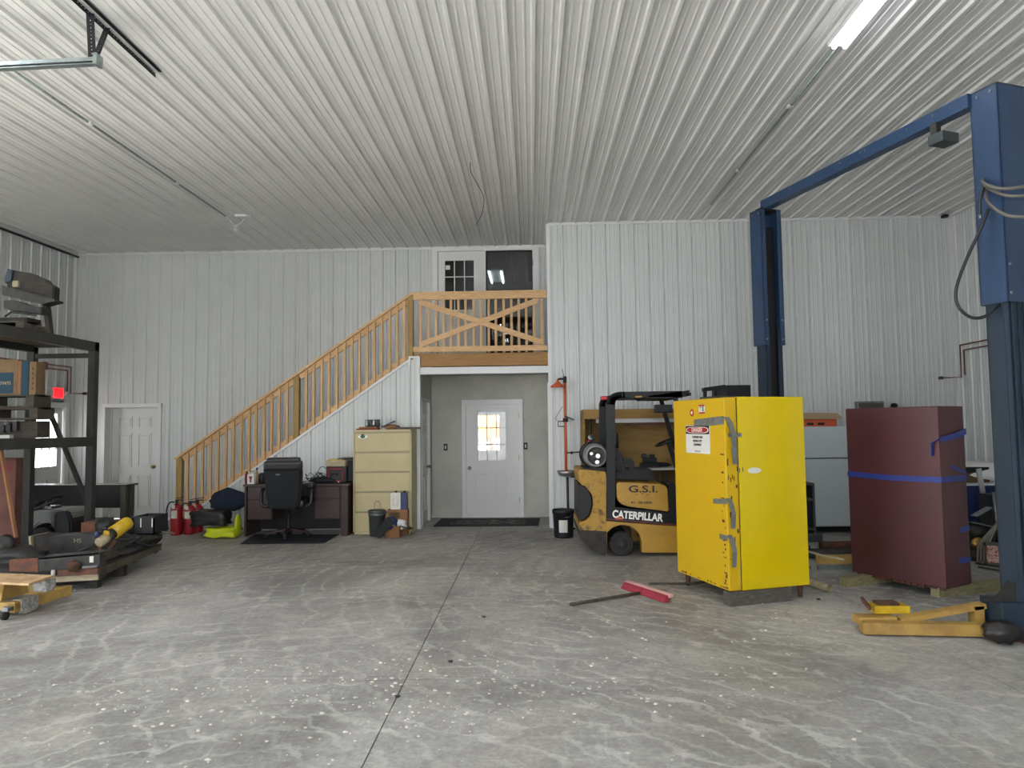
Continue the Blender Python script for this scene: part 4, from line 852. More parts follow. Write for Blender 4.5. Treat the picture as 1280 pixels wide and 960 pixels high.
    tag(MB().tube(spline([at(1040, 684, Z=.01), at(1050, 679, Z=.04), at(1063, 678, Z=.05), at(1075, 680, Z=.02)], 5), .012, 8).build('cable', M['hoseb']), 'short black cable on the floor in front of the refrigerator', 'cable')
bench_area()

def floor_tools():
    # push broom
    a, b = at(780.5, 726, Z=.07), at(837, 744, Z=.07); c = (a+b)/2; d = (b-a); ang = math.atan2(d.y, d.x); L = d.length
    t = thing('push_broom', 'wide push broom with red bristles lying near the yellow cabinet', 'broom', (c.x, c.y, 0), ang)
    MB().prism([(.0, .068), (.05, .074), (.05, .046), (.0, .042)], -L/2, L/2, 'yz', .004).build('brush_block', M['pinkw'], t)
    mb = MB()
    n = 46
    for i in range(n):
        for j in range(4):
            x = -L/2+.015+(L-.03)*(i+.5)/n; y = -.012+j*.015; mb.tube([(x, y, .062), (x+random.uniform(-.006, .006), y-.035, .004)], .008, 5, rs=[.006, .010])
    mb.build('bristles', M['brist'], t)['kind'] = 'stuff'
    inv = t.matrix_basis.inverted(); p0 = inv @ Vector((c.x+.04, c.y+.03, .10)); p1 = inv @ at(868, 729, Z=.04); p2 = inv @ at(905, 724, Z=.03)
    MB().tube([p0, p1, p2], .013, 10).build('handle', M['oldwood'], t)
    a, b = at(713, 755.5, Z=.015), at(800, 741, Z=.02)
    tag(MB().tube([a, a.lerp(b, .27), a.lerp(b, .6), b], .014, 10).build('pole', M['oldwood']), 'dark taped pole on the floor, ending under the push broom', 'pole')
    # crumbs and grit: uncountable
    mb = MB(); rnd = random.Random(3)
    spots = [(at(425, 855, Z=0), 1.0, 120), (at(100, 860, Z=0), .9, 70), (at(560, 848, Z=0), .8, 60), (at(300, 870, Z=0), 1.2, 90), (at(700, 850, Z=0), 1.3, 80), (at(900, 840, Z=0), 1.0, 50), (at(640, 715, Z=0), .5, 14), (at(1000, 790, Z=0), .9, 40), (at(500, 900, Z=0), 1, 60), (at(210, 750, Z=0), .6, 16), (at(640, 800, Z=0), 2.2, 90), (at(850, 900, Z=0), 1.3, 40), (at(200, 920, Z=0), 1, 50)]
    for c, r, n in spots:
        for k in range(n):
            x, y = rnd.gauss(c.x, r*.6), rnd.gauss(c.y, r*.35); s = rnd.choice((.004, .0045, .005, .006, .008, .011))
            a = bmesh.new(); bmesh.ops.create_icosphere(a, subdivisions=1, radius=s)
            for v in a.verts: v.co = Vector((v.co.x*rnd.uniform(.7, 1.8), v.co.y*rnd.uniform(.7, 1.4), v.co.z*.6))
            mb.merge(a, Matrix.Translation((x, y, s*.35)))
    o = mb.build('floor_debris', M['sand']); o['kind'] = 'stuff'; tag(o, 'pale grit and crumbs scattered over the concrete floor', 'debris')
    mb = [(497, 872), (563, 828), (605, 772), (1023, 750)]
    for i, (u, v) in enumerate(mb):
        p = at(u, v, Z=0); s = .012
        lab = ('small dark stone beside the long floor joint', 'small dark stone on the floor just right of the long joint', 'tiny dark leaf on the floor ahead of the pole', 'dark chip on the floor near the off-white plastic pipe')[i]
        o = MB().blob((0, 0, .008), (.035, .022, .016), i, .3, sub=2).build('pebble', M['iron']); o.location = p; tag(o, lab, 'pebble')
floor_tools()

def right_clutter():
    # wall items
    P = lambda u, v: at(u, v, Y=YN-.06)
    a, b = P(1070, 502), P(1103, 502); t = thing('electrical_panel', 'grey electrical panel on the wall above the maroon cabinet', 'electrical panel', (a.x, YN-.06, 0))
    B(0, b.x-a.x, -.05, .058, .95, a.z, .008).build('panel_box', M['steel'], t); B(.02, b.x-a.x-.02, -.058, -.05, .97, a.z-.03, .004).build('panel_door', M['legm'], t)
    c = P(1117, 507); t = thing('wall_lamp', 'small black fitting on the wall right of the electrical panel', 'wall fitting', (c.x, YN-.03, c.z)); MB().lathe([(0, -.1), (.035, -.09), (.04, -.02), (.03, 0), (0, 0)], 16, axis='y').build('body', M['blk'], t); B(-.03, .03, -.06, .0, -.1, 0).build('bracket', M['blk'], t)
    c = at(1181.5, 269.5, Y=YN-.12); t = thing('security_camera', 'tiny black security camera in the upper right corner of the room', 'camera', c); B(-.035, .035, -.03, .06, -.03, .015, .008).build('body', M['blk'], t); MB().cyl((.035, .02, .0), (.09, .05, .02), .012, 10).build('mount', M['white'], t)
    # copper air line on the right wall
    X = XR-.06; q = lambda u, v: at(u, v, X=X); g = [q(1275, 420.5), q(1228, 427), q(1201.5, 431)]
    r1 = [Vector((X, 8.4, at(1203, 431, X=X).z+.02)), Vector((X, 10.93, at(1203, 431, X=X).z)), Vector((X, 10.93, at(1198, 472, X=X).z)), Vector((X-.22, YN-.07, at(1190, 472, Y=YN-.07).z))]
    r2 = [p.copy() for p in r1[:2]]; 
    t = thing('copper_pipe', 'copper air pipe bending down the right wall beside the corner', 'pipe', (X, 10.93, 2.3)); o = Vector((X, 10.93, 2.3))
    MB().tube([p-o for p in r1], .011, 8).build('pipe_run', M['copper'], t)
    MB().tube([Vector((X, 8.4, r1[0].z-.085))-o, Vector((X, 10.84, r1[1].z-.085))-o, Vector((X, 10.84, r1[2].z+.03))-o], .011, 8).build('pipe_run', M['copper'], t)
    B(-.02, .03, -.86, -.82, r1[0].z-2.3-.12, r1[0].z-2.3+.03).build('pipe_clamp', M['copper'], t); MB().cyl((-.22, .11, -.02), (-.28, .11, -.02), .025, 10).build('valve', M['iron'], t)
    # bins, boards and hoses
    t = thing('storage_tote', 'blue plastic tote full of white sheeting behind the maroon cabinet', 'tote', (5.75, 9.08, 0))
    MB().prism([(-.28, .28), (.42, .28), (.52, .78), (-.34, .78)], 0, .5, 'xz', .02).build('tub', M['binb'], t); B(-.36, .54, -.02, .52, .78, .80, .006).build('rim', M['fridge'], t); B(-.2, .4, .05, .45, .0, .29).build('stand', M['iron'], t)
    tag(MB().blob((6.0, 9.62, .90), (1.3, .7, .32), 12, .25, 2).build('plastic_sheeting', M['white']), 'white plastic sheeting heaped over the blue tote', 'plastic sheet')
    tag(B(5.45, 6.5, 9.65, 10.05, 0, .76).build('bench_cabinet', M['legm']), 'low grey cabinet under the white sheeting by the right wall', 'cabinet')
    t = thing('cardboard_box', 'small brown and black box on the sheeting beside the maroon cabinet', 'box', (5.75, 9.3, .80)); B(-.16, .2, 0, .3, 0, .13).build('box_body', M['carddk'], t); B(-.16, .2, -.002, .3, .13, .2).build('box_lid', M['blk'], t)
    t = thing('speaker_box', 'tall black box standing upright behind the coiled grey hose', 'box', (5.55, 8.45, 0), .15); B(-.06, .17, 0, .3, .12, .72, .01).build('body', M['blkm'], t); B(-.05, .16, .0, .28, 0, .12).build('base', M['rust'], t)
    x = at(1237, 622, Y=8.6).x; tag(MB().bar((x, 8.72, .7), (x-.05, 8.7, 1.02), .06, .02).build('aluminium_strip', M['alum']), 'short aluminium strip sticking up behind the black box', 'metal strip')
    x = at(1250, 640, Y=8.3).x
    t = thing('step_frame', 'black A-shaped metal frame leaning beside the tall black box', 'metal frame', (x, 8.35, 0)); MB().bar((-.10, 0, 0), (.03, 0, .92), .03, .05, (0, 1, 0)).build('leg', M['iron'], t); MB().bar((.20, 0, 0), (.05, 0, .92), .03, .05, (0, 1, 0)).build('leg', M['iron'], t); B(-.04, .12, -.01, .01, .35, .39).build('rung', M['iron'], t)
    x = at(1251, 650, Y=8.2).x; tag(MB().tube([(x, 8.22, .0), (x-.03, 8.25, .78)], .02, 10).build('pole', M['steel']), 'thin steel pole leaning in front of the black frame', 'pole')
    tag(MB().box(5.62, 6.15, 8.5, 8.6, .02, .75).build('door_panel', M['blkm']), 'black panel leaning behind the metal frame at the right', 'panel')
    # coiled grey hose
    t = thing('coiled_hose', 'coil of grey hose arching over the red grate', 'hose', (5.15, 8.05, 0))
    for k in range(4):
        z = .42+k*.03; x = k*.035; MB().tube(spline([(-.18+x, .0, .02), (-.16+x, -.01, .22), (-.02+x, 0, z-.05), (.18+x, .02, z+.14), (.42+x, .05, z+.20)], 7), .012, 8).build('hose_turn', M['strap'], t)
    MB().tube(spline([(-.3, -.2, .012), (-.15, -.5, .012), (.2, -.9, .012), (.5, -1.0, .012)], 6), .008, 8).build('hose_tail', M['hoseb'], t); MB().tube(spline([(-.2, .0, .012), (0, -.3, .012), (.5, -.5, .012)], 6), .008, 8).build('hose_tail', M['hoseb'], t)
    t = thing('red_grate', 'low red and tan perforated panel on the floor behind the lift column', 'grate', (5.02, 7.95, 0), -.08)
    B(0, .62, 0, .03, .03, .24).build('plate', M['redgrate'], t)
    for z in (.02, .24): B(-.02, .64, -.015, .045, z-.015, z+.015).build('frame_rail', M['legm'], t)
    t = thing('engine_part', 'dark machine parts with a brass pulley beside the maroon cabinet', 'machine part', (at(1219, 680, Y=8.3).x, 8.2, 0))
    B(-.12, .3, 0, .35, .05, .12).build('tray', M['oldwood'], t); B(-.1, .25, .02, .3, 0, .05).build('base', M['iron'], t); MB().blob((.02, .15, .33), (.3, .26, .2), 9, .3).build('casting', M['iron'], t); MB().lathe([(0, 0), (.07, 0), (.075, .03), (0, .05)], 20, (-.02, .0, .2), 'y').build('pulley', M['brass'], t); MB().bar((-.08, .1, .44), (.3, .12, .36), .16, .012).bar((.0, .1, .5), (.2, .12, .6), .1, .01).build('metal_plate', M['steel'], t)
right_clutter()

# ============================================================= desk corner
def desk_area():
    x0, x1, Y = -4.33, -2.77, 10.42; W = x1-x0; h = .775
    t = thing('desk', 'dark cherry office desk with two drawer pedestals under the stair wall', 'desk', (x0, Y, 0))
    B(-.02, W+.02, -.02, .62, h-.03, h, .004).build('desktop', M['desk'], t)
    B(0, .03, .0, .60, 0, h-.03).build('side_panel', M['desk'], t); B(W-.10, W, 0, .60, 0, h-.03).build('side_panel', M['desk'], t)
    B(.03, W-.1, .55, .575, .03, h-.03).build('modesty_panel', M['deskdark'], t)
    for (a, b) in ((.045, .42), (W-.50, W-.11)):
        p = B(a, b, .012, .54, .25, h-.035).build('pedestal', M['desk'], t)
        for z0, z1 in ((h-.22, h-.045), (.262, h-.23)):
            d = B(a+.012, b-.012, -.006, .012, z0, z1, .003).build('drawer', M['desk'], p)
        B((a+b)/2-.05, (a+b)/2+.05, -.014, -.006, h-.25+.03, h-.245+.035).build('drawer_pull', M['deskdark'], p)
    MB().cyl((W-.14, -.002, h-.07), (W-.14, -.01, h-.07), .012, 12).build('lock', M['blk'], t)
    # chair mat
    q = [at(300, 680.5, Z=0), at(405, 679.5, Z=0), at(424, 668.5, Z=0), at(318, 668.5, Z=0)]
    tag(MB().prism([(p.x, p.y) for p in q], .001, .009, 'xy').build('chair_mat', M['chmat']), 'dark floor mat under the office chair', 'mat')
    # office chair seen from behind
    c = at(357, 674, Z=0); t = thing('office_chair', 'black leather office chair turned towards the dark desk', 'chair', (c.x, c.y+.12, .009), math.radians(4))
    MB().lathe([(0, .05), (.045, .05), (.05, .09), (.03, .12), (.028, .30), (.02, .31), (.02, .42), (0, .42)], 20).build('gas_column', M['blk'], t)
    st = MB().lathe([(0, .10), (.06, .09), (.06, .12), (0, .14)], 20).build('star_base', M['desk'], t)
    for k in range(5):
        a = 2*PI*k/5-PI/2+.1; e = Vector((math.cos(a)*.32, math.sin(a)*.32, .075))
        MB().bar((0, 0, .125), e, .045, .03, bev=.006).build('base_arm', M['desk'], st)
        w = MB().cyl(e+Vector((-.012-.012, 0, -.047)), e+Vector((-.004, 0, -.047)), .027, 14).cyl(e+Vector((.004, 0, -.047)), e+Vector((.024, 0, -.047)), .027, 14).bar(e+Vector((0, 0, -.03)), e, .03, .02).build('caster', M['blk'], st)
    B(-.13, .13, -.12, .16, .42, .46, .01).build('tilt_mechanism', M['blk'], t)
    MB().box(-.27, .27, -.22, .32, .45, .56, .045).build('seat', M['leather'], t)
    mb = MB(); mb.T = Matrix.Translation((0, -.24, .54)) @ Matrix.Rotation(math.radians(8), 4, 'X')
    mb.prism([(-.20, -.09), (.20, -.09), (.235, .0), (.262, .25), (.275, .46), (.27, .5), (-.27, .5), (-.275, .46), (-.262, .25), (-.235, 0)], -.05, .06, 'xz', .03); b = mb.build('backrest', M['fabric'], t)
    mb = MB(); mb.T = Matrix.Translation((0, -.24, .54)) @ Matrix.Rotation(math.radians(8), 4, 'X'); mb.box(-.27, .27, -.055, .09, .46, .60, .04).box(-.235, .235, -.03, .11, .57, .64, .03); mb.build('headrest', M['leather'], b)
    mb = MB(); mb.T = Matrix.Translation((0, -.24, .54)) @ Matrix.Rotation(math.radians(8), 4, 'X'); mb.box(-.09, -.03, -.062, -.05, .405, .425, .004); mb.build('badge', M['steel'], b)
    for s in (-1, 1):
        MB().tube(spline([(s*.24, -.12, .47), (s*.35, -.14, .50), (s*.36, -.10, .68), (s*.33, .05, .745), (s*.33, .22, .73), (s*.33, .27, .60), (s*.27, .22, .48)], 5), .026, 10).box(s*.335-.045, s*.335+.045, -.12, .22, .73, .775, .018).build('armrest', M['leather'], t)
    # things on the desk
    zt = h; D = lambda u, v, y: at(u, v, Y=y)
    def bottle(u, hh, r, m1, m2, nm, lab, cat, y=10.55):
        p = D(u, 605, y); t = thing(nm, lab, cat, (p.x, y, zt)); MB().lathe([(0, 0), (r, 0), (r, hh*.62), (r*.4, hh*.78), (r*.4, hh*.86), (0, hh*.86)], 16).build('body', M[m1], t); MB().lathe([(0, hh*.85), (r*.5, hh*.85), (r*.5, hh), (0, hh)], 14).build('cap', M[m2], t)
    bottle(308.5, .23, .03, 'redprint', 'white', 'spray_bottle', 'slim dark red spray bottle at the left edge of the desk', 'bottle')
    bottle(321, .24, .028, 'cardl', 'navyc', 'spray_bottle', 'tan bottle with a blue cap behind the white printed jug', 'bottle', 10.62)
    bottle(313, .20, .03, 'ybright', 'ybright', 'bottle', 'yellow bottle at the back left of the desk', 'bottle', 10.68)
    p = D(314.5, 607, 10.5); t = thing('printed_jug', 'small white jug with a dark emblem on the left of the desk', 'jug', (p.x, 10.5, zt)); B(-.055, .055, -.04, .04, 0, .155, .012).build('body', M['label'], t); MB().prism([(-.03, .12), (.03, .12), (.012, .07), (.012, .03), (-.012, .03), (-.012, .07)], -.042, -.039).build('emblem', M['redprint'], t)
    MB().cyl((0, 0, .15), (0, 0, .18), .016, 12).build('cap', M['white'], t)
    p = D(326, 606, 10.6); t = thing('mug', 'dark round tin beside the bottles on the desk', 'tin', (p.x+.02, 10.6, zt)); MB().lathe([(0, 0), (.05, 0), (.05, .14), (.03, .16), (0, .16)], 18).build('body', M['blkm'], t)
    # red-framed instrument with a box on top
    a, b = D(407.5, 605, 10.6), D(433, 605, 10.6); z1 = D(420, 583, 10.6).z-zt
    t = thing('charger_box', 'black and red instrument case with a small screen on the right of the desk', 'instrument', (a.x, 10.6, zt)); w = b.x-a.x
    B(0, w, 0, .16, 0, z1, .012).build('case', M['blkm'], t); mb = MB(); 
    for q in ((.03, w-.05, .02, .035), (.03, w-.05, z1-.045, z1-.03), (.03, .045, .02, z1-.03), (w-.065, w-.05, .02, z1-.03)): mb.box(q[0], q[1], -.008, .002, q[2], q[3])
    mb.build('red_bezel', M['inkred'], t); B(.07, w-.10, -.004, .002, .06, z1-.065).build('screen', M['crt'], t); MB().cyl((w*.62, -.01, .012), (w*.62, 0, .012), .012, 10).build('dial', M['white'], t)
    z2 = D(420, 575.5, 10.6).z-zt; t = thing('parts_box', 'cream and yellow carton lying on the red-framed instrument', 'box', (a.x, 10.6, zt+z1)); B(0, w-.02, .0, .15, 0, z2-z1, .003).build('carton', M['plankw'], t); B(.03, w-.07, .01, .14, z2-z1, z2-z1+.015).build('lid', M['ybright'], t)
    # cables, hand pieces
    t = thing('cable_heap', 'heap of black cables and tools in the middle of the desk', 'cables', (-3.2, 10.65, zt))
    rnd = random.Random(5)
    MB().blob((.0, 0, .035), (.42, .2, .11), 4, .4, 3).build('heap', M['blkm'], t)
    for k in range(9):
        x = rnd.uniform(-.25, .15); pts = [(x, rnd.uniform(-.05, .1), .02)]+[(x+rnd.uniform(-.12, .16), rnd.uniform(-.1, .1), rnd.uniform(.05, .16)) for _ in range(3)]+[(x+.2, rnd.uniform(-.1, .05), .02)]
        MB().tube(spline(pts, 5), .005, 6).build('cable', M['hoseb'], t)
    MB().tube(spline([(-.13, .05, .05), (-.1, .05, .19), (-.03, .05, .24), (.05, .05, .18), (.08, .05, .1)], 6), .005, 6).build('cable', M['hoseb'], t)
    p = D(384, 607, 10.5); t = thing('computer_mouse', 'small pale metal tool on the desk edge beside the chair', 'tool', (p.x, 10.5, zt)); MB().blob((0, 0, .016), (.09, .06, .032), 2, .1).build('body', M['alum'], t)
    # black bin between desk and file cabinet
    a = D(424, 578, 10.75); t = thing('waste_bin', 'tall black cabinet squeezed between the desk and the cream file cabinet', 'cabinet', (-3.02, 10.72, 0)); B(.0, .25, .0, .34, h+.01, 1.10, .01).build('body', M['blkm'], t)
    B(-.01, .26, -.01, .34, 1.10, 1.14, .006).build('lid', M['oldwood'], t)
    t['label'] = 'black box with a dusty brown lid at the back right corner of the desk'; t['category'] = 'box'; t.name = 'storage_box'
    t.location = (at(422.5, 590, Y=10.72).x, 10.72, 0)
    # file cabinet
    x0, x1, Y = at(441.5, 600, Y=10.58).x, at(514.5, 600, Y=10.58).x, 10.58; W = x1-x0; H_ = at(478, 537, Y=Y).z
    t = thing('file_cabinet', 'tall cream lateral file cabinet with five drawers', 'file cabinet', (x0, Y, 0))
    MB().box(0, W, .02, .48, 0, H_, .004).build('body', M['file'], t)
    MB().box(0, .02, 0, .02, 0, H_).box(W-.02, W, 0, .02, 0, H_).box(0, W, 0, .02, H_-.03, H_).box(0, W, 0, .02, 0, .035).build('face_frame', M['file'], t)
    n = 5; zz = [.037+(H_-.069)*k/5 for k in range(6)]
    for k in range(5):
        d = MB().box(.024, W-.024, .002, .03, zz[k]+.006, zz[k+1]-.024, .004).build('drawer', M['file'], t)
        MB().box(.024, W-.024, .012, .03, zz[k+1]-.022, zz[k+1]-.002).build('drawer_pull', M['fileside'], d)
    c = at(453.5, 545.5, Y=Y); s = MB().prism([(c.x-x0+.075*math.cos(k*PI/14), c.z+.035*math.sin(k*PI/14)) for k in range(28)], -.003, .003).build('oval_sticker', M['inkw'], t)
    MB().prism([(c.x-x0+.04*math.cos(k*PI/3+.5), c.z-.005+.027*math.sin(k*PI/3+.5)) for k in range(6)], -.005, -.002).build('sticker_print', M['inkg'], s); MB().prism([(c.x-x0-.07, c.z+.012), (c.x-x0, c.z+.036), (c.x-x0+.07, c.z+.012), (c.x-x0, c.z+.02)], -.006, -.002).build('sticker_print', M['inkb'], s)
    # on top of it
    F = lambda u, v, y: at(u, v, Y=y)
    zt = H_
    def onfile(nm, lab, cat, u, y=10.8): p = F(u, 535, y); return thing(nm, lab, cat, (p.x, y, zt))
    t = onfile('magazine_stack', 'stack of red and tan papers under the chrome parts on the file cabinet', 'papers', 460, 10.78)
    B(-.16, .17, -.1, .12, 0, .02).build('papers', M['redprint'], t); B(-.12, .16, -.09, .1, .02, .045).build('papers', M['card'], t)
    t = onfile('chrome_fittings', 'cluster of shiny chrome fittings on top of the file cabinet', 'metal parts', 466, 10.78); t.location.z = zt+.046
    for k in range(4): MB().lathe([(0, 0), (.03, 0), (.036, .03), (.026, .09), (.034, .11), (0, .11)], 16, (-.09+k*.055, (k % 2)*.03, 0)).build('fitting', M['steel'] if k % 2 == 0 else M['greydk'], t)
    t = onfile('crumpled_paper', 'crumpled tan paper on top of the file cabinet', 'paper', 490); MB().blob((0, 0, .035), (.26, .2, .08), 8, .4).build('paper', M['card'], t)
    tag(MB().bar(F(477, 534, 10.74), F(494, 526.5, 10.74), .025, .02).build('pry_bar', M['iron']), 'black bar tilted up over the papers on the file cabinet', 'tool')
    t = onfile('wood_strip', 'dark brown wood strip sticking out past the right end of the file cabinet', 'board', 506, 10.72); B(-.15, .235, -.03, .05, .0, .035).build('strip', M['desk'], t)
    # pail, boxes, cans beside the file cabinet
    l = at(472, 669, Z=0); t = thing('metal_pail', 'grey metal pail with a wire handle in front of the cream file cabinet', 'bucket', Vector((l.x, 10.42, 0)))
    r = .125; MB().lathe([(0, 0), (r*.85, 0), (r*.95, .30), (r, .30), (r*1.01, .32), (r*.97, .33), (r, .35), (r*1.04, .36), (r*1.04, .38), (r*.95, .38), (r*.8, .03), (0, .03)], 28).build('body', M['pail'], t)
    MB().tube(spline([(-.04, 0, .37), (-.03, 0, .49), (.04, 0, .50), (.06, 0, .37)], 5), .004, 6).build('wire_handle', M['steel'], t)
    Yb = 10.22; X0 = at(482, 672, Y=Yb).x
    t = thing('cardboard_box', 'open tan cardboard box low on the floor beside the grey pail', 'box', (X0, Yb-.02, 0), math.radians(-4)); w = at(500, 673, Y=Yb).x-X0
    MB().box(0, w, 0, .01, 0, .17).box(0, .01, 0, .19, 0, .17).box(w-.01, w, 0, .19, 0, .17).box(0, w, .18, .19, 0, .17).box(0, w, 0, .19, 0, .01).build('carton', M['card'], t); MB().bar((w/2, -.06, .20), (w/2, .0, .17), .006, .1, (1, 0, 0)).build('flap', M['cardl'], t)
    MB().bar((w+.0, .10, .17), (w+.16, .10, .12), .18, .006).build('flap', M['carddk'], t)
    x2 = at(484.5, 640, Y=Yb+.22).x; w2 = at(509.5, 640, Y=Yb+.22).x-x2; zt2 = at(495, 637, Y=Yb+.22).z
    t = thing('cardboard_box', 'taller brown cardboard box holding up the two tins', 'box', (x2, Yb+.22, 0)); B(0, w2, 0, .12, 0, zt2, .003).build('carton', M['card'], t); B(.03, w2*.6, -.002, 0, zt2-.12, zt2-.04).build('printing', M['carddk'], t)
    for k, (u0, u1, m1, lab) in enumerate(((488, 500.5, 'label', 'white printed rectangular tin on the taller brown box'), (501.5, 508.5, 'navyc', 'navy blue rectangular tin next to the white tin'))):
        a, b = at(u0, 620, Y=Yb+.23), at(u1, 620, Y=Yb+.23); zz2 = at(u0, 616, Y=Yb+.23).z
        t = thing('metal_tin', lab, 'tin', (a.x, Yb+.23, zt2)); B(0, b.x-a.x, 0, .1, 0, zz2-zt2, .005).build('body', M[m1], t); MB().cyl(((b.x-a.x)*.5, .05, zz2-zt2), ((b.x-a.x)*.5, .05, zz2-zt2+.025), .018, 12).build('cap', M['blk'], t)
        if k == 0:
            for j in range(2): B(.02+j*.065, .06+j*.065, -.002, 0, .04, zz2-zt2-.03).build('printing', M['paper'], t)
    t = thing('umbrella_bag', 'dark purple-black folded strap leaning on the low cardboard box', 'bag', (at(470, 674, Z=0).x, Yb-.1, 0)); p1 = at(491, 649, Y=Yb-.1)-t.location; MB().bar((0, 0, .04), (p1.x-.02, .0, p1.z), .13, .07, (0, 1, 0), .02).build('body', M['vinyl'], t)
    tag(MB().blob(at(498, 656, Y=Yb+.08), (.26, .14, .16), 21, .35).build('crumpled_plastic', M['white']), 'crumpled clear and white plastic stuffed in the low cardboard box', 'plastic wrap')
    tag(MB().blob(at(490, 654, Y=Yb+.02), (.16, .12, .2), 22, .3).build('blue_cloth', M['navyc']), 'slate blue cloth hanging over the low cardboard box', 'cloth')
    # clothes and bags left of the desk
    tag(MB().blob((-4.60, 10.33, .09), (.56, .36, .18), 31, .22, 1.8, box=True).build('safety_vest_bag', M['hiviz']), 'fluorescent yellow safety garment bundled on the floor left of the desk', 'clothes')
    tag(MB().blob((-4.78, 10.30, .30), (.66, .4, .28), 32, .22, 1.8, box=True).build('duffel_bag', M['bag']), 'black crumpled bag on top of the fluorescent yellow bundle', 'bag')
    tag(MB().blob((-4.68, 10.62, .52), (.58, .34, .34), 33, .3, 1.8).build('jacket', M['navy']), 'navy jacket heaped behind the black bag', 'jacket')
    tag(MB().blob((-4.40, 10.36, .20), (.06, .2, .30), 34, .1, 1.8).build('hi_vis_sleeve', M['hiviz']), 'fluorescent yellow cloth standing between the black bag and the desk', 'clothes')
    # extinguishers
    def ext(u, v, lab, hh=.47, rz=0, yoff=0):
        p = at(u, v, Z=0); t = thing('fire_extinguisher', lab, 'fire extinguisher', (p.x, p.y+.09+yoff, 0), rz, 'fire extinguishers by the stair foot'); r = .088
        MB().lathe([(0, 0), (r*.95, 0), (r, .02), (r, hh*.80), (r*.93, hh*.88), (r*.6, hh*.97), (r*.3, hh), (0, hh)], 26).build('cylinder', M['red'], t)
        MB().cyl((0, 0, hh-.01), (0, 0, hh+.05), .022, 12).box(-.02, .09, -.012, .012, hh+.05, hh+.065).bar((0, 0, hh+.085), (.10, 0, hh+.10), .02, .012).build('valve_handle', M['iron'], t)
        MB().tube(spline([(-.02, -.02, hh+.03), (-.09, -.05, hh+.02), (-.125, -.06, hh-.10), (-.11, -.06, hh-.30), (-.10, -.05, hh-.38)], 6), .011, 8).build('hose', M['hoseb'], t)
        mb = MB()
        for j in range(6):
            a0, a1 = math.radians(-125+j*11), math.radians(-125+(j+1)*11); mb.quad([((r+.002)*math.cos(a0), (r+.002)*math.sin(a0), hh*.55), ((r+.002)*math.cos(a1), (r+.002)*math.sin(a1), hh*.55), ((r+.002)*math.cos(a1), (r+.002)*math.sin(a1), hh*.8), ((r+.002)*math.cos(a0), (r+.002)*math.sin(a0), hh*.8)])
        mb.build('label', M['paper'], t); B(-.03, .02, -.095, -.088, hh*.86, hh*.99).build('tag', M['paper'], t); return t
    ext(216.5, 669.5, 'red fire extinguisher nearest the left door, leftmost of the three'); ext(233.5, 668.5, 'red fire extinguisher with a white label, front right of the three', .44); ext(240.5, 667, 'red fire extinguisher partly hidden behind the other two', .44, 0, .06)
    # alcove: switches and mat
    Y = YF-.001
    for u, v in ((557, 559), (657, 557.5)):
        p = at(u, v, Y=Y); t = thing('light_switch', 'black light switch on the drywall '+('left' if u < 600 else 'right')+' of the alcove door', 'light switch', (p.x, Y, p.z), 0, 'light switches by the alcove door'); B(-.035, .035, -.006, 0, -.06, .06, .003).build('cover_plate', M['blk'], t); B(-.012, .012, -.012, -.006, -.03, .03, .002).build('rocker', M['label'], t)
    q = [at(541.5, 658.5, Z=0), at(673, 657.5, Z=0), at(675, 648.5, Z=0), at(552, 649, Z=0)]
    t = tag(MB().prism([(p.x, p.y) for p in q], .001, .014, 'xy').build('door_mat', M['mat_']), 'long black door mat with a worn pattern in front of the alcove door', 'door mat')
    x0, x1 = q[0].x+.25, q[1].x-.2; y0, y1 = q[0].y+.13, q[2].y-.13; mb = MB(); rnd = random.Random(4)
    for k in range(14): x = x0+(x1-x0)*k/14; mb.prism([(x, rnd.uniform(y0, y0+.1)), (x+rnd.uniform(.06, .12), rnd.uniform(y0, y0+.12)), (x+.1, rnd.uniform(y1-.12, y1)), (x+.02, rnd.uniform(y1-.15, y1))], .0138, .016, 'xy')
    mb.build('mat_pattern', M['matp'], t)
desk_area()

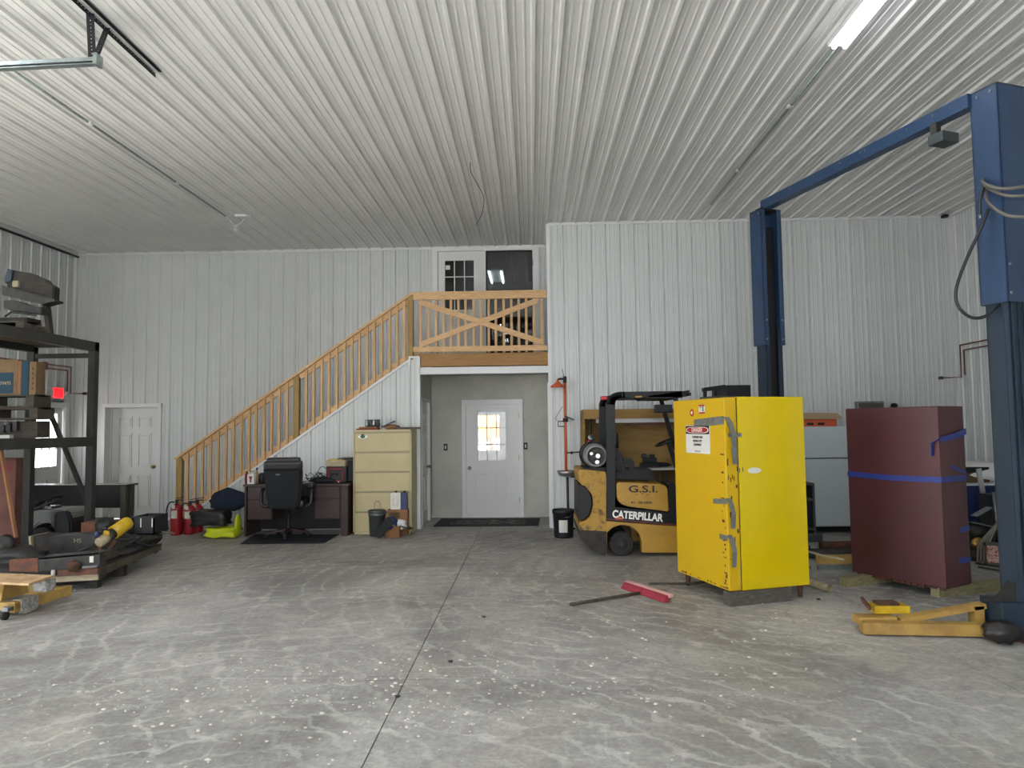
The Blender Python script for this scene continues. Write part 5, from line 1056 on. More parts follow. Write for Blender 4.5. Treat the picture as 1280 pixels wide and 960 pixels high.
# =============================================================== left side
def left_side():
    # exit sign with lamps
    p = at(70, 491.5, X=XL+.04); t = thing('exit_sign', 'glowing red exit sign with two small lamp heads above the side door', 'exit sign', (XL+.03, p.y, p.z))
    B(0, .05, -.17, .16, -.10, .11, .008).build('housing', M['exit_'], t); f = B(.05, .056, -.13, .13, -.085, .09).build('face', EXITM, t)
    text('lettering', 'EXIT', t, (.058, 0, 0), (0, 1, 0), (0, 0, 1), .17, M['inkred'], .62, .003)
    for s in (-1, 1): MB().cyl((.03, s*.19, .0), (.09, s*.21, .0), .05, 14, .035).cyl((.03, s*.15, 0), (.03, s*.19, 0), .012, 8).build('lamp_head', M['exit_'], t)
    B(.0, .05, -.16, .15, -.16, -.12, .008).build('battery_box', M['pail'], t)
    # copper pipe
    X = XL+.06; a, b, c, d = at(50, 455, X=X), at(89, 459, X=X), at(89, 492, X=X), Vector((XL+.25, YF-.08, 0)); c.y = b.y; d.z = c.z
    t = thing('copper_pipe', 'copper air pipe running along the left wall above the exit sign', 'pipe', (X, b.y, c.z)); o = Vector((X, b.y, c.z))
    MB().tube([Vector((X, 9.6, b.z))-o, b-o, c-o, d-o], .012, 8).build('pipe_run', M['copper'], t)
    MB().tube([Vector((X, 9.6, b.z-.07))-o, Vector((X, b.y-.09, b.z-.07))-o, Vector((X, b.y-.09, c.z+.0))-o], .012, 8).build('pipe_run', M['copper'], t)
    B(-.02, .03, -.72, -.64, b.z-c.z-.1, b.z-c.z+.03).build('pipe_clamp', M['copper'], t); MB().cyl(d-o, d-o+Vector((.06, 0, 0)), .025, 10).build('valve', M['blk'], t)
    # side table
    Y = 10.5; xr = at(158, 606, Y=Y).x; zt = at(158, 605, Y=Y).z; x0 = xr-2.0
    t = thing('work_table', 'long dark table with a bright top standing before the side door', 'table', (x0, Y, 0)); W = xr-x0
    B(-.03, W+.03, -.03, .27, zt-.03, zt-.008, .003).build('table_top', M['deskdark'], t); B(-.028, W+.028, -.028, .268, zt-.009, zt).build('top_laminate', M['gloss'], t); B(0, W-.10, .02, .045, zt-.36, zt-.03).build('modesty_panel', M['deskdark'], t)
    for x in (0, W-.09):
        for y in (0, .17): B(x, x+.08, y, y+.07, 0, zt-.03).build('leg', M['legm'], t)
    t = thing('red_canister', 'small red and orange canister on the floor under the dark table', 'canister', (at(104, 660, Y=10.7).x, 10.7, .25)); B(-.3, .3, 0, .3, -.25, -.02).build('crate', M['rustbrown'], t); MB().lathe([(0, -.02), (.06, -.02), (.06, .2), (.03, .24), (0, .24)], 18).build('body', M['redp'], t); B(-.05, .05, -.065, -.05, .06, .14).build('label', M['orange'], t)
    # storage rack
    Yf = 9.0; o = Vector((-5.75, Yf, 0)); xr, xl = at(117.5, 430, Y=Yf).x, at(41, 440, Y=Yf).x; zt = at(118, 428, Y=Yf).z; zm = at(60, 552.5, Y=Yf).z; Yn = 5.9
    t = thing('storage_rack', 'heavy dark grey steel rack with two decks along the left wall', 'storage rack', o)
    def A(): m_ = MB(); m_.T = Matrix.Translation(-o); return m_
    pw = .045
    for x in (xl, xr):
        for y in (Yf, Yn): A().box(x-pw, x+pw, y-pw, y+pw, 0, zt).build('post', M['rack'], t)
    for y in (Yf, Yn):
        z2 = at(80, 445, Y=Yf).z; A().box(xl+pw, xr-pw, y-.025, y+.025, z2-.03, z2+.03).build('end_rail', M['rack'], t)
        A().box(xl+pw, xr-pw, y-.025, y+.025, zm-.05, zm+.05).build('end_rail', M['rack'], t)
        A().bar((xl+.15, y, zm+.62), (xr-pw, y, .7), .03, .07, (0, 1, 0)).build('brace', M['rack'], t)
    for x in (xl, xr):
        A().box(x-pw, x+pw, Yn-pw, Yf+pw, zt-.12, zt).build('long_beam', M['rack'], t); A().box(x-pw, x+pw, Yn-pw, Yf-pw, zm-.06, zm+.06).build('long_beam', M['rack'], t)
    A().box(xl-pw, xr+pw, Yf-pw, Yf+pw, zt-.06, zt).build('top_end_beam', M['rack'], t)
    A().box(xl+.04, xr-.04, Yn, Yf-.05, zt-.035, zt-.005).build('deck_board', M['carddk'], t); A().box(xl+.04, xr-.04, Yn, Yf-.05, zm+.02, zm+.05).build('deck_board', M['carddk'], t)
    # pallets on the middle deck
    def pallet(x1, y0, z, lab, w=1.2, d=.30, m='oldwood', hh=.14):
        t = thing('pallet', lab, 'pallet', (x1-w, y0, z), 0, None)
        for k in range(5): B(0, w, k*(d-.1)/4, k*(d-.1)/4+.1, hh-.02, hh).build('deck_board', M[m], t)
        for k in range(3): B(0, w, k*(d-.1)/2, k*(d-.1)/2+.1, 0, .018).build('bottom_board', M[m], t)
        for x in (0, w/2-.05, w-.1): B(x, x+.1, 0, d, .018, hh-.02).build('stringer', M[m], t)
        return t
    y0 = 8.15; X1 = at(46, 520, Y=y0).x; z = zm+.062
    xs = [at(52, 540, Y=y0).x, at(47, 510, Y=y0).x, at(62.5, 500, Y=y0).x]
    zz = [zm+.06, at(30, 523, Y=y0).z-.005, at(30, 511, Y=y0).z]
    t = thing('crate_of_parts', 'dark wooden crate of parts, lowest of the stack on the middle rack deck', 'crate', (X1-1.2, y0, zm+.061)); hh = at(30, 524, Y=y0).z-zm-.063
    B(0, 1.14, .1, .32, 0, hh-.02).build('crate_body', M['oldwood'], t); B(0, .5, .04, .1, .02, hh*.4).build('board', M['carddk'], t); B(.72, .85, .03, .1, .0, .04).build('label', M['label'], t); B(.74, .80, .08, .1, .1, .19).build('hook', M['pail'], t)
    for k in range(5): MB().box(.55+k*.08, .6+k*.08, .05, .10, .05+.01*k, .12+.02*k).build('part', M['iron'], t)
    z1 = zm+.061+hh; z2 = z1+.145
    pallet(xs[1], y0, z1, 'lower of the two dark wooden pallets on the middle rack deck', 1.2, .30); pallet(xs[1]-.05, y0, z2, 'upper dark wooden pallet, under the printed cardboard boxes', 1.2, .30, hh=.15)
    z3 = z2+.152; zb = at(30, 449, Y=y0+.05).z
    def cbox(u0, u1, lab, m, h_, printing=None, dy=0):
        a, b = at(u0, 470, Y=y0+.05+dy), at(u1, 470, Y=y0+.05+dy); t = thing('cardboard_box', lab, 'box', (a.x, y0+.05+dy, z3)); w = b.x-a.x; B(0, w, 0, .16, 0, h_, .004).build('carton', M[m], t); return t, w
    t, w = cbox(-20, 22, 'brown cardboard box with a teal printed panel on the pallets', 'cardrk', zb-z3); B(.0, w-.05, -.003, 0, .02, .27).build('printed_panel', M['tealp'], t); text('lettering', 'down', t, (w-.18, -.004, .15), (1, 0, 0), (0, 0, 1), .09, M['cardl'], 1)
    t, w = cbox(22.5, 36, 'narrow teal-blue printed cardboard box between two brown boxes', 'tealp', zb-z3-.02); B(0, .04, -.003, 0, 0, zb-z3-.02).build('edge_strip', M['card'], t)
    t, w = cbox(36.5, 45, 'tall brown cardboard box at the right end of the pallets', 'cardrk', zb-z3-.03); 
    for k in range(5): B(w*.45, w*.65, -.003, 0, .06+k*.06, .09+k*.06).build('printing', M['carddk'], t)
    # scrap on the top deck
    zt0 = zt; y1 = 8.05
    P = lambda u, v, y=y1: at(u, v, Y=y)
    pallet(P(30, 400).x, y1, zt0, 'grey wooden pallet on the top deck of the rack', 1.2, .30, 'greywood', .15)
    t = thing('battery_charger', 'dark steel machine part, topmost on the rack', 'machine part', (P(30, 372).x, y1+.1, P(30, 371).z))
    zo = t.location.z; xo = t.location.x
    g = [P(4, 334), P(24, 338), P(28, 338), P(49, 347), P(51, 351), P(60, 356), P(59, 374), P(45, 372), P(0, 362), P(1, 343)]
    MB().prism([(p.x-xo, p.z-zo) for p in g], 0, .12, bev=.01).build('housing', M['soot'], t); g = [P(0, 346, y1), P(4, 334, y1), P(10, 337), P(8, 350), P(0, 352)]
    MB().prism([(p.x-xo, p.z-zo) for p in g], -.03, .02).build('cover', M['bluedark'], t)
    q = P(14, 353); B(q.x-xo-.04, q.x-xo+.03, -.03, .0, q.z-zo-.04, q.z-zo+.035).build('terminal_block', M['fileside'], t)
    g = [P(0, 356), P(60, 372), P(66, 374), P(66, 376), P(57, 378), P(50, 380), P(0, 368)]
    t = thing('scrap_plate', 'dark bent steel plate under the machine part on the rack', 'metal plate', (xo, y1+.05, zo-.1)); MB().prism([(p.x-xo, p.z-zo+.1) for p in g], -.02, .14).build('plate', M['iron'], t)
    g = [P(0, 374), P(14, 374), P(27, 379), P(40, 382), P(48, 383), P(48, 392), P(0, 385)]
    t = thing('scrap_casting', 'black iron casting lying on the grey pallet on the rack', 'machine part', (xo, y1+.1, zt0+.15)); MB().prism([(p.x-xo, p.z-t.location.z) for p in g], -.05, .14, bev=.01).build('casting', M['iron'], t); MB().tube([(-.3, 0, .07), (-.2, -.03, .12), (.1, -.03, .07)], .012, 6).build('rod', M['iron'], t)
    z5 = zt0+.15; B(-.6, .0, -.04, .2, 0, .05).build('flat_base', M['soot'], t)
    a, b = P(58, 379, 8.3), P(63, 414, 8.3); tag(MB().bar((a.x, 8.3, a.z), (b.x, 8.3, zt), .05, .07, (0, 1, 0)).build('wood_prop', M['oldwood']), 'leaning brown wood prop at the right end of the top rack load', 'board')
    tag(B(P(48, 400, 8.3).x, P(62, 400, 8.3).x, 8.28, 8.36, zt+.05, zt+.11).build('wood_cleat', M['oldwood']), 'short brown cleat joining the grey pallet to the leaning prop', 'board')
    # cardboard sheets leaning under the rack
    Y = 7.9; a, b, c, d = at(-25, 573, Y=Y), at(29, 572, Y=Y), at(30, 690, Y=Y), at(-25, 700, Y=Y)
    t = thing('cardboard_carton', 'large stained cardboard carton standing under the rack', 'box', (b.x-.68, Y, 0)); B(0, .6, 0, .12, .1, a.z-.0, .01).build('carton', M['cardred'], t); z_ = at(15, 583, Y=Y).z; B(.4, .54, -.003, 0, z_-.06, z_+.02).build('printing', M['redprint'], t); B(0, .2, -.003, 0, .45, 1.1).build('printing', M['redprint'], t); B(.0, .6, -.02, .14, 0, .1).build('base', M['iron'], t)
    a, b = at(1, 560, Y=7.6), at(20, 672, Y=7.5); tag(MB().bar(a, b, .03, .03).build('wood_batten', M['card']), 'thin tan wood batten leaning in front of the stained carton', 'board')
    # ride-on mower
    Y = 9.35; c = at(65, 665, Y=Y); t = thing('lawn_tractor', 'small grey lawn tractor with black engine cover parked below the rack', 'lawn tractor', (c.x, Y, 0)); P = lambda u, v: (at(u, v, Y=Y).x-c.x, at(u, v, Y=Y).z)
    MB().prism([P(38, 640), P(46, 637.5), P(82, 637), P(90, 642), P(90, 662), P(66, 662), P(62, 653), P(48, 655), P(40, 662), P(36, 664)], 0, .5, bev=.02).build('hood', M['mowg'], t)
    MB().prism([P(70, 642), P(74, 639), P(86, 638.5), P(91, 650), P(91.5, 668), P(88, 671), P(73, 671), P(70, 664)], -.05, .5, bev=.02).build('engine_cover', M['blk'], t)
    for (u, v, r) in ((52, 668, .155), (91, 672, .12)):
        p = P(u, v)
        for y in (-.04, .42): MB().lathe([(0, -.02), (r*.5, -.02), (r*.55, .0), (r, .01), (r, .11), (0, .11)], 24, (p[0], y, r), 'y').build('wheel', M['rubber'], t)
    MB().prism([P(28, 662), P(66, 668), P(66, 676), P(28, 676)], .05, .42).build('frame', M['iron'], t)
    p = P(50, 626); MB().bar((p[0]-.1, .2, p[1]-.35), (p[0], .2, p[1]), .03, .03).tube([(p[0]+.15*math.cos(q), .2+.15*math.sin(q), p[1]+.05*math.cos(q)) for q in [2*PI*k/20 for k in range(21)]], .013, 8).build('steering_wheel', M['blk'], t)
    MB().bar((p[0]-.2, 0, p[1]-.16), (p[0]+.2, .1, p[1]+.02), .04, .03).bar((p[0]-.15, .1, p[1]-.2), (p[0]+.1, .1, p[1]+.05), .03, .02).build('lever', M['blk'], t)
    MB().blob((P(34, 650)[0], .2, .42), (.3, .3, .45), 41, .3).build('seat', M['blkm'], t); B(P(44, 640)[0], P(58, 640)[0], .1, .3, P(50, 637)[1], P(50, 636)[1]+.02).build('hood_trim', M['steel'], t)
    # steel skid with its load
    a, b = at(128, 719, Z=.14), at(203, 687, Z=.14); u = (b-a).normalized(); ang = math.atan2(u.y, u.x)-PI/2; L = (b-a).length
    t = thing('steel_skid', 'low steel skid of long channels loaded with scrap, left of the floor', 'skid', (a.x, a.y, 0), ang)
    WS = 1.25   # local: y runs away along the right edge, -x to the left
    ch = lambda x, z, w=.09, h=.075: MB().box(x-w, x, 0, L, z, z+.01).box(x-w, x, 0, L, z+h-.01, z+h).box(x-w, x-w+.012, 0, L, z, z+h).box(x-.022, x-.012, 0, L, z, z+h)
    ch(0, .14).build('side_channel', M['olivest'], t); ch(-.06, .25, .08, .06).build('side_channel', M['olivest'], t); ch(-WS+.1, .14).build('side_channel', M['iron'], t)
    for y in (.05, L*.5, L-.15): B(-WS, -.02, y, y+.08, .12, .2).build('cross_member', M['iron'], t)
    for x, y in ((-.12, L*.42), (-.12, .05), (-WS+.12, .05), (-WS+.12, L*.85)): B(x-.07, x+.05, y, y+.08, 0, .14).build('foot', M['soot'], t)
    B(-.06, .0, -.04, .08, .1, .33, .005).build('corner_post', M['iron'], t)
    B(-WS, -.05, .0, L-.1, .2, .235).build('deck', M['soot'], t)
    inv = t.matrix_basis.inverted()
    def on(u, v, y): return at(u, v, Y=y)
    # pale plank on its front
    p0, p1 = on(60, 724.5, 6.98), on(124, 720.5, 7.02); tag(MB().bar(p0, p1, .05, .058).build('pale_plank', M['plankw']), 'pale weathered plank along the front of the steel skid', 'plank')
    # long dark channels with rusty end
    y = 6.95
    t2 = thing('steel_channel', 'dark steel channel with a rusty left end and a white sticker', 'steel channel', on(125, 712, y)); q = t2.location.copy()
    F = lambda u, v: (on(u, v, y).x-q.x, on(u, v, y).z-q.z)
    MB().prism([F(48, 697.5), F(122, 691), F(124.5, 692), F(124.5, 708), F(48, 715)], 0, .03).prism([F(48, 697.5), F(124, 691), F(124, 693), F(48, 699.5)], -.0, .22).build('web', M['iron'], t2)
    MB().prism([F(12, 700), F(48, 697.2), F(48, 715.2), F(12, 714)], -.004, .03).build('rusty_end', M['rustbrown'], t2)
    MB().prism([F(112.3, 695.5), F(117, 695), F(117, 703), F(112.3, 703)], -.006, 0).build('sticker', M['label'], t2); MB().prism([F(105, 707.5), F(124, 706), F(124, 708.5), F(105, 710)], -.03, .03).build('flange', M['steel'], t2)
    MB().prism([F(72, 712), F(122, 710), F(122, 718), F(72, 720)], .0, .05).build('lower_rail', M['rustbrown'], t2); p = F(68, 716); MB().cyl((p[0], -.02, p[1]-.03), (p[0], -.02, p[1]+.03), .018, 10).build('end_plug', M['label'], t2)
    MB().blob((F(94, 707)[0], -.03, F(94, 707)[1]), (.12, .08, .12), 6, .3).build('clevis', M['rust'], t2)
    y2 = 7.75; t2 = thing('steel_trough', 'dark steel box beam lying on the skid behind the rusty channel', 'steel beam', on(122, 692, y2)); q2 = t2.location.copy(); F = lambda u, v: (on(u, v, y2).x-q2.x, on(u, v, y2).z-q2.z)
    MB().prism([F(62, 671), F(122, 668.5), F(126, 669.5), F(126, 692), F(62, 695)], 0, .3, bev=.004).build('beam', M['iron'], t2)
    MB().prism([F(39, 670), F(62, 671.5), F(62, 688), F(41, 694)], .02, .3).build('end_box', M['soot'], t2); MB().prism([F(37, 670), F(40, 670), F(42, 694), F(39, 695)], -.02, .3).build('end_plate', M['fileside'], t2)
    text('lettering', 'HS', t2, (F(97, 676)[0], -.003, F(97, 676)[1]), (1, 0, 0), (0, 0, 1), .07, M['fileside'], 1.1)
    # bits at the far left edge
    y3 = 7.3; t2 = thing('wheel_hub', 'dark wheel hub and blue scrap at the left edge beside the skid', 'machine part', on(6, 690, y3)); MB().lathe([(0, -.05), (.05, -.05), (.06, -.02), (.09, -.02), (.10, .05), (.0, .06)], 22, (-.02, 0, .08), 'y').build('hub', M['iron'], t2); MB().blob((.12, .05, -.05), (.5, .3, .22), 51, .35).build('scrap', M['iron'], t2); B(-.3, .1, -.02, .2, -.30, -.08).build('block', M['soot'], t2)
    # red block under the cylinder
    y4 = 8.4; p = on(118, 662, y4); tag(B(p.x-.17, p.x+.2, y4, y4+.25, .235, at(118, 653, Y=y4).z, .01).build('rusty_block', M['rustbrown']), 'rusty brown block standing on the skid behind the yellow cylinder', 'metal block')
    p = on(132, 655, 8.1); tag(MB().lathe([(0, -.12), (.1, -.12), (.11, .0), (.08, .06), (0, .08)], 20, p).build('black_cap', M['blkm']), 'round black cap behind the yellow cylinder', 'cap')
    # yellow hydraulic cylinder
    a, b = on(123, 679, 7.35), on(161, 652.5, 7.75); t2 = thing('hydraulic_jack', 'yellow hydraulic cylinder lying tilted on the skid scrap', 'jack', a); d = (b-a); n = d.normalized()
    MB().tube([d*.45, d*.95, d*.985, d*1.0], .07, 20, rs=[.072, .072, .066, .05]).build('yellow_barrel', M['ybright'], t2)
    MB().tube([d*.0, d*.04, d*.28, d*.3], .06, 16, rs=[.045, .055, .055, .05]).build('head', M['pvc'], t2); MB().tube([d*.26, d*.46], .06, 16).build('collar', M['iron'], t2)
    for k in (.06, .2, .34): MB().cyl(d*k+Vector((-.02, -.02, .05)), d*k+Vector((-.03, -.03, .11)), .022, 12).build('fitting', M['navyc'] if k < .1 else M['iron'], t2)
    MB().bar(d*.02+Vector((0, 0, -.05)), d*.1+Vector((.02, 0, -.16)), .05, .03).bar(d*.1+Vector((.02, 0, -.16)), d*.48+Vector((.02, 0, -.09)), .03, .02).build('lever', M['rustbrown'], t2)
    MB().blob(d*.35+Vector((.0, -.07, .03)), (.09, .04, .07), 3, .1).build('yellow_tag', M['ybright'], t2)
    # crate and cables
    a = on(166, 664, 8.25); b = on(192.5, 664, 8.25); zc = on(180, 645.5, 8.25).z; z0 = on(180, 668, 8.25).z; t2 = thing('plastic_crate', 'black plastic crate on the far end of the steel skid', 'crate', (a.x, 8.25, z0)); w = b.x-a.x
    hh = zc-z0; mb = MB().box(0, w, 0, .012, 0, hh).box(0, w, .3, .312, 0, hh).box(0, .012, 0, .31, 0, hh).box(w-.012, w, 0, .31, 0, hh).box(0, w, 0, .31, 0, .012); mb.build('tub', M['blkm'], t2); MB().box(-.01, w+.01, -.012, .0, hh-.02, hh).build('rim', M['blkm'], t2)
    for x in (.09, w-.03): B(x, x+.012, -.004, 0, hh*.4, hh*.95).build('white_mark', M['label'], t2)
    MB().bar((-.25, 0, .02), (-.02, .05, .10), .2, .02).build('folded_flap', M['blkm'], t2)
    t2 = thing('cable_tangle', 'tangled heap of black cables and hoses on the steel skid', 'cables', (on(160, 680, 8.0).x, 8.0, .235)); rnd = random.Random(11)
    for k in range(16):
        dx = rnd.uniform(-.25, .15); dy = rnd.uniform(-.75, .55); pts = []
        for j in range(6): pts.append((dx+rnd.uniform(-.16, .16), dy+rnd.uniform(-.2, .2)+j*.03, rnd.uniform(.02, .16)))
        MB().tube(spline(pts, 5), rnd.choice((.008, .011, .014)), 7).build('cable', M[rnd.choice(('hoseb', 'hoseb', 'iron', 'strap'))], t2)
    MB().blob((-.05, 0, .05), (.5, 1.4, .2), 61, .4, 2).build('heap', M['soot'], t2)
    # yellow low dolly in the foreground
    p = at(18, 767, Z=.04); q = at(90, 744, Z=.04); u = (q-p).normalized(); ang = math.atan2(u.y, u.x)-PI/2; L = (q-p).length
    t2 = thing('yellow_dolly', 'yellow steel jack dolly on casters with a plywood top, front left', 'dolly', (p.x, p.y, 0), ang); inv = t2.matrix_basis.inverted()
    B(-.07, 0, 0, L, .045, .135, .005).build('side_beam', M['yold'], t2); B(-.75, -.68, 0, L, .045, .135, .005).build('side_beam', M['yold'], t2)
    B(-.72, -.0, .0, .06, .06, .13, .004).build('end_beam', M['yold'], t2); B(-.70, -.07, L-.10, L-.03, .06, .13, .004).build('end_beam', M['yold'], t2)
    zt = .335
    top = [inv @ at(u_, v_, Z=zt) for u_, v_ in ((67, 719), (36, 729.5), (-40, 726), (-30, 715))]; MB().prism([(k.x, k.y) for k in top], zt-.018, zt, 'xy').build('plywood_top', M['plylight'], t2)
    e = inv @ at(35, 735, Z=.24); MB().prism([(e.y-.02, .13), (e.y+.28, .13), (e.y+.22, .315), (e.y+.02, .315)], -.22, -.19, 'yz').prism([(e.y-.02, .13), (e.y+.28, .13), (e.y+.22, .315), (e.y+.02, .315)], -.42, -.40, 'yz').box(-.42, -.19, e.y+.01, e.y+.03, .13, .315).build('riser', M['yold'], t2)
    MB().bar((-.28, e.y-.03, .22), (-.75, .1, .13), .05, .09, bev=.004).build('lift_arm', M['yold'], t2); MB().tube([(-.22, e.y-.03, .30), (-.24, e.y-.05, .22), (-.30, e.y-.05, .18)], .014, 8).build('hook', M['iron'], t2); B(-.44, -.16, e.y-.05, e.y-.02, .305, .318).build('pad_edge', M['plankw'], t2)
    for x, y in ((-.04, -.0), (-.71, .0), (-.71, L-.02)):
        cs = B(x-.03, x+.03, y-.06, y+.03, .04 if y > .1 else .07, .105).build('caster_fork', M['steel'], t2) ; r = .035 if y < .1 else .02
        r = .036; MB().lathe([(0, -.015), (r, -.015), (r, .015), (0, .015)], 20, (x, y-.055 if y < .1 else y+.055, r), 'x').build('caster_wheel', M['rubber'], cs)
    m0 = inv @ at(62, 755, Z=.09); 
    B(-.08, .006, m0.y-.08, m0.y+.11, .038, .142, .006).build('tape_wrap', M['cleartape'], t2); mb = MB().blob((.012, m0.y+.0, .04), (.03, .2, .06), 71, .4); mb.build('tape_shred', M['cleartape'], t2)
    m1 = inv @ at(55, 731, Z=.25); MB().blob((m1.x, m1.y, .25), (.18, .14, .13), 72, .15, box=True).build('grey_pad', M['cleartape'], t2)
left_side()

# ============================================================ ceiling things
def overhead():
    # conduits
    for (x, y0, y1, lab) in ((-4.62, 5.9, 10.28, 'thin conduit along the left part of the ceiling'), (2.69, 5.9, 10.2, 'thin conduit along the right part of the ceiling')):
        t = thing('ceiling_conduit', lab, 'conduit', (x, y0, H-.035)); MB().tube([(0, 0, 0), (0, y1-y0, 0)], .014, 8).build('tube', M['galv'], t)
        for y in (1.1, 2.9): B(-.03, .03, y, y+.05, -.02, .012, .004).build('coupling', M['white'], t)
    # hanging loose wires
    p = at(295, 283, Y=10.35); t = thing('hanging_wire', 'white wire ends hanging loose from the ceiling near the left conduit', 'wire', p); W = lambda u, v, y=10.35: at(u, v, Y=y)-p
    MB().tube(spline([W(283, 270), W(289, 277), W(294, 283), W(303, 277), W(304, 272)], 6), .008, 6).build('wire', M['white'], t); MB().tube(spline([W(294, 281), W(298, 285), W(297, 288), W(293, 288)], 6), .007, 6).build('wire_loop', M['white'], t); MB().cyl(W(294, 284), W(294, 290), .022, 10).build('lamp_holder', M['white'], t)
    q = W(304.5, 269.5); B(q.x-.12, q.x+.12, q.y-.04, q.y+.04, q.z-.02, q.z+.02, .006).build('junction_box', M['white'], t)
    # thin wire drooping at the middle
    P = lambda u, v, y: at(u, v, Y=y); t = thing('ceiling_wire', 'thin dark wire drooping from the middle of the ceiling', 'wire', P(588, 200, 8.4)); q = t.location.copy()
    MB().tube([v-q for v in spline([P(588, 203, 8.42), P(589, 216, 8.6), P(600, 236, 9.2), P(605, 250, 9.6), P(602, 268, 10.2), P(595, 281, 10.6)], 6)], .005, 6).build('wire', M['iron'], t)
    B(-.05, .05, -.02, .02, .02, .05).build('clip', M['iron'], t)
    # cable along the top of the left wall
    P = lambda u, v: at(u, v, X=XL+.08); pts = spline([Vector((XL+.08, 5.5, 4.72)), Vector((XL+.08, 7.5, P(20, 280).z)), P(20, 280), P(48, 292), P(70, 300), P(88, 309), P(98, 318)], 5)
    for p in pts: p.z = min(p.z, H-.085); p.y = min(p.y, YF-.05)
    o = pts[0].copy(); t = thing('wall_cable', 'thick black cable running along the top of the left wall', 'cable', o); MB().tube([p-o for p in pts], .022, 8).build('cable', M['hoseb'], t)
    # overhead door bracket and track
    x, y0, y1, z = -3.385, 4.4, 6.06, H-.045; t = thing('track_bracket', 'black perforated angle bracket bolted under the ceiling', 'bracket', (x, y0, z))
    def perf(mb, a, b, w, up, n):      # an angle with a row of punched slots
        a, b = Vector(a), Vector(b); d = (b-a); y = Vector(up).cross(d).normalized()
        k = d/n
        for i in range(n):
            p, q = a+k*i, a+k*(i+1); mb.bar(p, p+k*.7, w*.22, .004, up)
            mb.bar(p+y*w*.30, q+y*w*.30, w*.42, .004, up); mb.bar(p-y*w*.30, q-y*w*.30, w*.42, .004, up)
        return mb
    perf(MB(), (0, 0, 0), (0, y1-y0, 0), .055, (1, 0, 0), 40).build('angle_web', M['blk'], t); MB().box(0, .06, 0, y1-y0, .022, .028).build('angle_flange', M['blk'], t)
    b0 = at(112, 74, Y=5.18); P0 = lambda p: Vector(p)-Vector((x, y0, z))
    tp = Vector((x, 5.12, z)); t2 = Vector((x, 5.32, z)); lo = Vector((x+.0, 5.16, b0.z))
    perf(MB(), P0(tp), P0(lo), .06, (0, -1, .0), 12).build('drop_leg', M['blk'], t); perf(MB(), P0(t2+Vector((.01, 0, 0))), P0(lo+Vector((.01, .02, 0))), .05, (0, -1, 0), 12).build('drop_brace', M['blk'], t)
    t = thing('door_track', 'galvanised steel rail hanging from the black bracket, upper left', 'rail', lo); 
    e = Vector((-1.9, .0, -.05)); mb = MB().bar((.05, 0, -.01), e+Vector((0, 0, -.01)), .05, .006).bar((.05, .025, -.03), e+Vector((0, .025, -.03)), .006, .05).bar((.05, -.025, -.022), e+Vector((0, -.025, -.022)), .006, .03).bar((.05, 0.0, -.055), e+Vector((0, 0, -.055)), .05, .006); mb.build('rail', M['galv'], t)
    MB().box(.03, .06, -.04, .04, -.07, .02).build('end_plate', M['galv'], t)
    # LED fixtures in two rows
    first = None
    def fixture(x, y1, lab):
        nonlocal first
        if first is None:
            t = thing('ceiling_light', lab, 'ceiling light', (x, y1, H-.02), 0, 'strip lights along the ceiling')
            B(-.09, .09, -2.4, 0, -.045, 0, .004).build('housing', M['white'], t)
            for s in (-.045, .045): MB().tube([(s, -2.38, -.06), (s, -.02, -.06)], .02, 10).build('led_tube', LED, t)
            first = t
        else: t = copy_tree(first, None, lab); t.location = (x, y1, H-.02)
        return t
    ps = at(1048, 60, Z=H-.08)
    fixture(ps.x, ps.y, 'lit strip light under the ceiling, upper right of the picture')
    for k, (x, y) in enumerate(((ps.x, ps.y-3.4), (-4.62, 5.6), (-4.62, 2.2), (-.9, 4.6), (-.9, 1.2))): fixture(x, y, ('strip light behind the one at upper right', 'strip light above the left side, just out of the picture', 'strip light above the rear left of the floor', 'strip light above the middle of the floor, out of the picture', 'strip light above the camera end of the middle row')[k])
overhead()

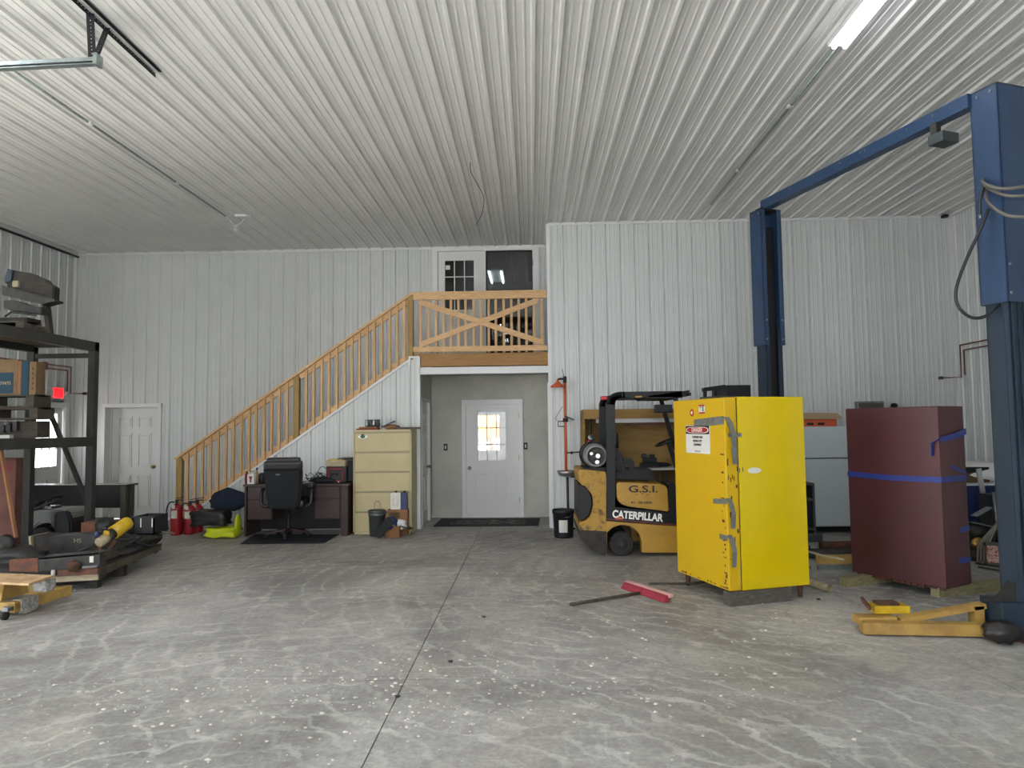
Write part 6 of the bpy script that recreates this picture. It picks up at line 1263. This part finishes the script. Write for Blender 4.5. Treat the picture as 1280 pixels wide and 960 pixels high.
# =================================================================== outside
def outside():
    struct(B(XL-.4, 30, -30, YB-.05, -.15, -.02).build('ground_front', M['outg'])); struct(B(-40, 30, 16.5, 60, -.15, -.02).build('ground_back', M['outg'])); struct(B(-40, XL-.4, -30, 16.5, -.15, -.02).build('ground_left', M['outg']))
    def tree(x, y, s, lab, seed):
        t = thing('autumn_tree', lab, 'tree', (x, y, -.05)); MB().tube([(0, 0, 0), (.1, 0, 1.5*s), (0, .1, 3*s)], .18, 8, rs=[.2, .15, .08]).build('trunk', M['bark'], t)
        mb = MB(); r = random.Random(seed)
        for k in range(14): mb.blob((r.gauss(0, .9*s), r.gauss(0, .9*s), 3.2*s+r.gauss(0, .7*s)), (1.5*s, 1.5*s, 1.2*s), seed+k, .5, 3, 2)
        mb.build('foliage', M['leaf'], t)
    tree(-1.5, 24, .62, 'yellow autumn tree seen through the window of the alcove door', 5); tree(-20, 17.2, 1, 'yellow autumn tree seen through the side door window', 9)
outside()

w = bpy.data.worlds.new('world'); sc.world = w; w.use_nodes = True; nt = w.node_tree; bg = nt.nodes['Background']
tc = nt.nodes.new('ShaderNodeTexCoord'); sx = nt.nodes.new('ShaderNodeSeparateXYZ'); nt.links.new(tc.outputs['Generated'], sx.inputs[0])
rp = nt.nodes.new('ShaderNodeValToRGB'); nt.links.new(sx.outputs['Z'], rp.inputs['Fac'])
rp.color_ramp.elements[0].color = (.93, .96, 1, 1); rp.color_ramp.elements[1].color = (.76, .86, 1, 1); nt.links.new(rp.outputs[0], bg.inputs['Color'])
bg.inputs['Strength'].default_value = 5.2
sd = bpy.data.lights.new('sun', 'SUN'); sd.energy = 46; sd.angle = .03; sd.color = (1, .985, .965); so = bpy.data.objects.new('sun', sd); COL.objects.link(so)
so.rotation_euler = Vector((.72, .06, -1)).to_track_quat('-Z', 'Y').to_euler()      # high sun on the left side of the building, shining in at the open overhead door
def portal(loc, w_, rot):      # sky portals in the two open doorways
    ld = bpy.data.lights.new('doorway_portal', 'AREA'); ld.shape = 'RECTANGLE'; ld.size = w_; ld.size_y = 4.25; ld.cycles.is_portal = True
    lo = bpy.data.objects.new('doorway_portal', ld); COL.objects.link(lo); lo.location = loc; lo.rotation_euler = rot
portal((-.5, YB-.02, 2.15), 4.2, (PI/2, 0, 0)); portal((XL-.02, 3.11, 2.12), 3.82, (PI/2, 0, -PI/2))
vs = sc.view_settings; vs.view_transform = 'Standard'; vs.look = 'None'; vs.gamma = 1; vs.use_curve_mapping = False; vs.exposure = .72
sc.cycles.max_bounces = 8; sc.cycles.diffuse_bounces = 5; sc.cycles.sample_clamp_indirect = 6
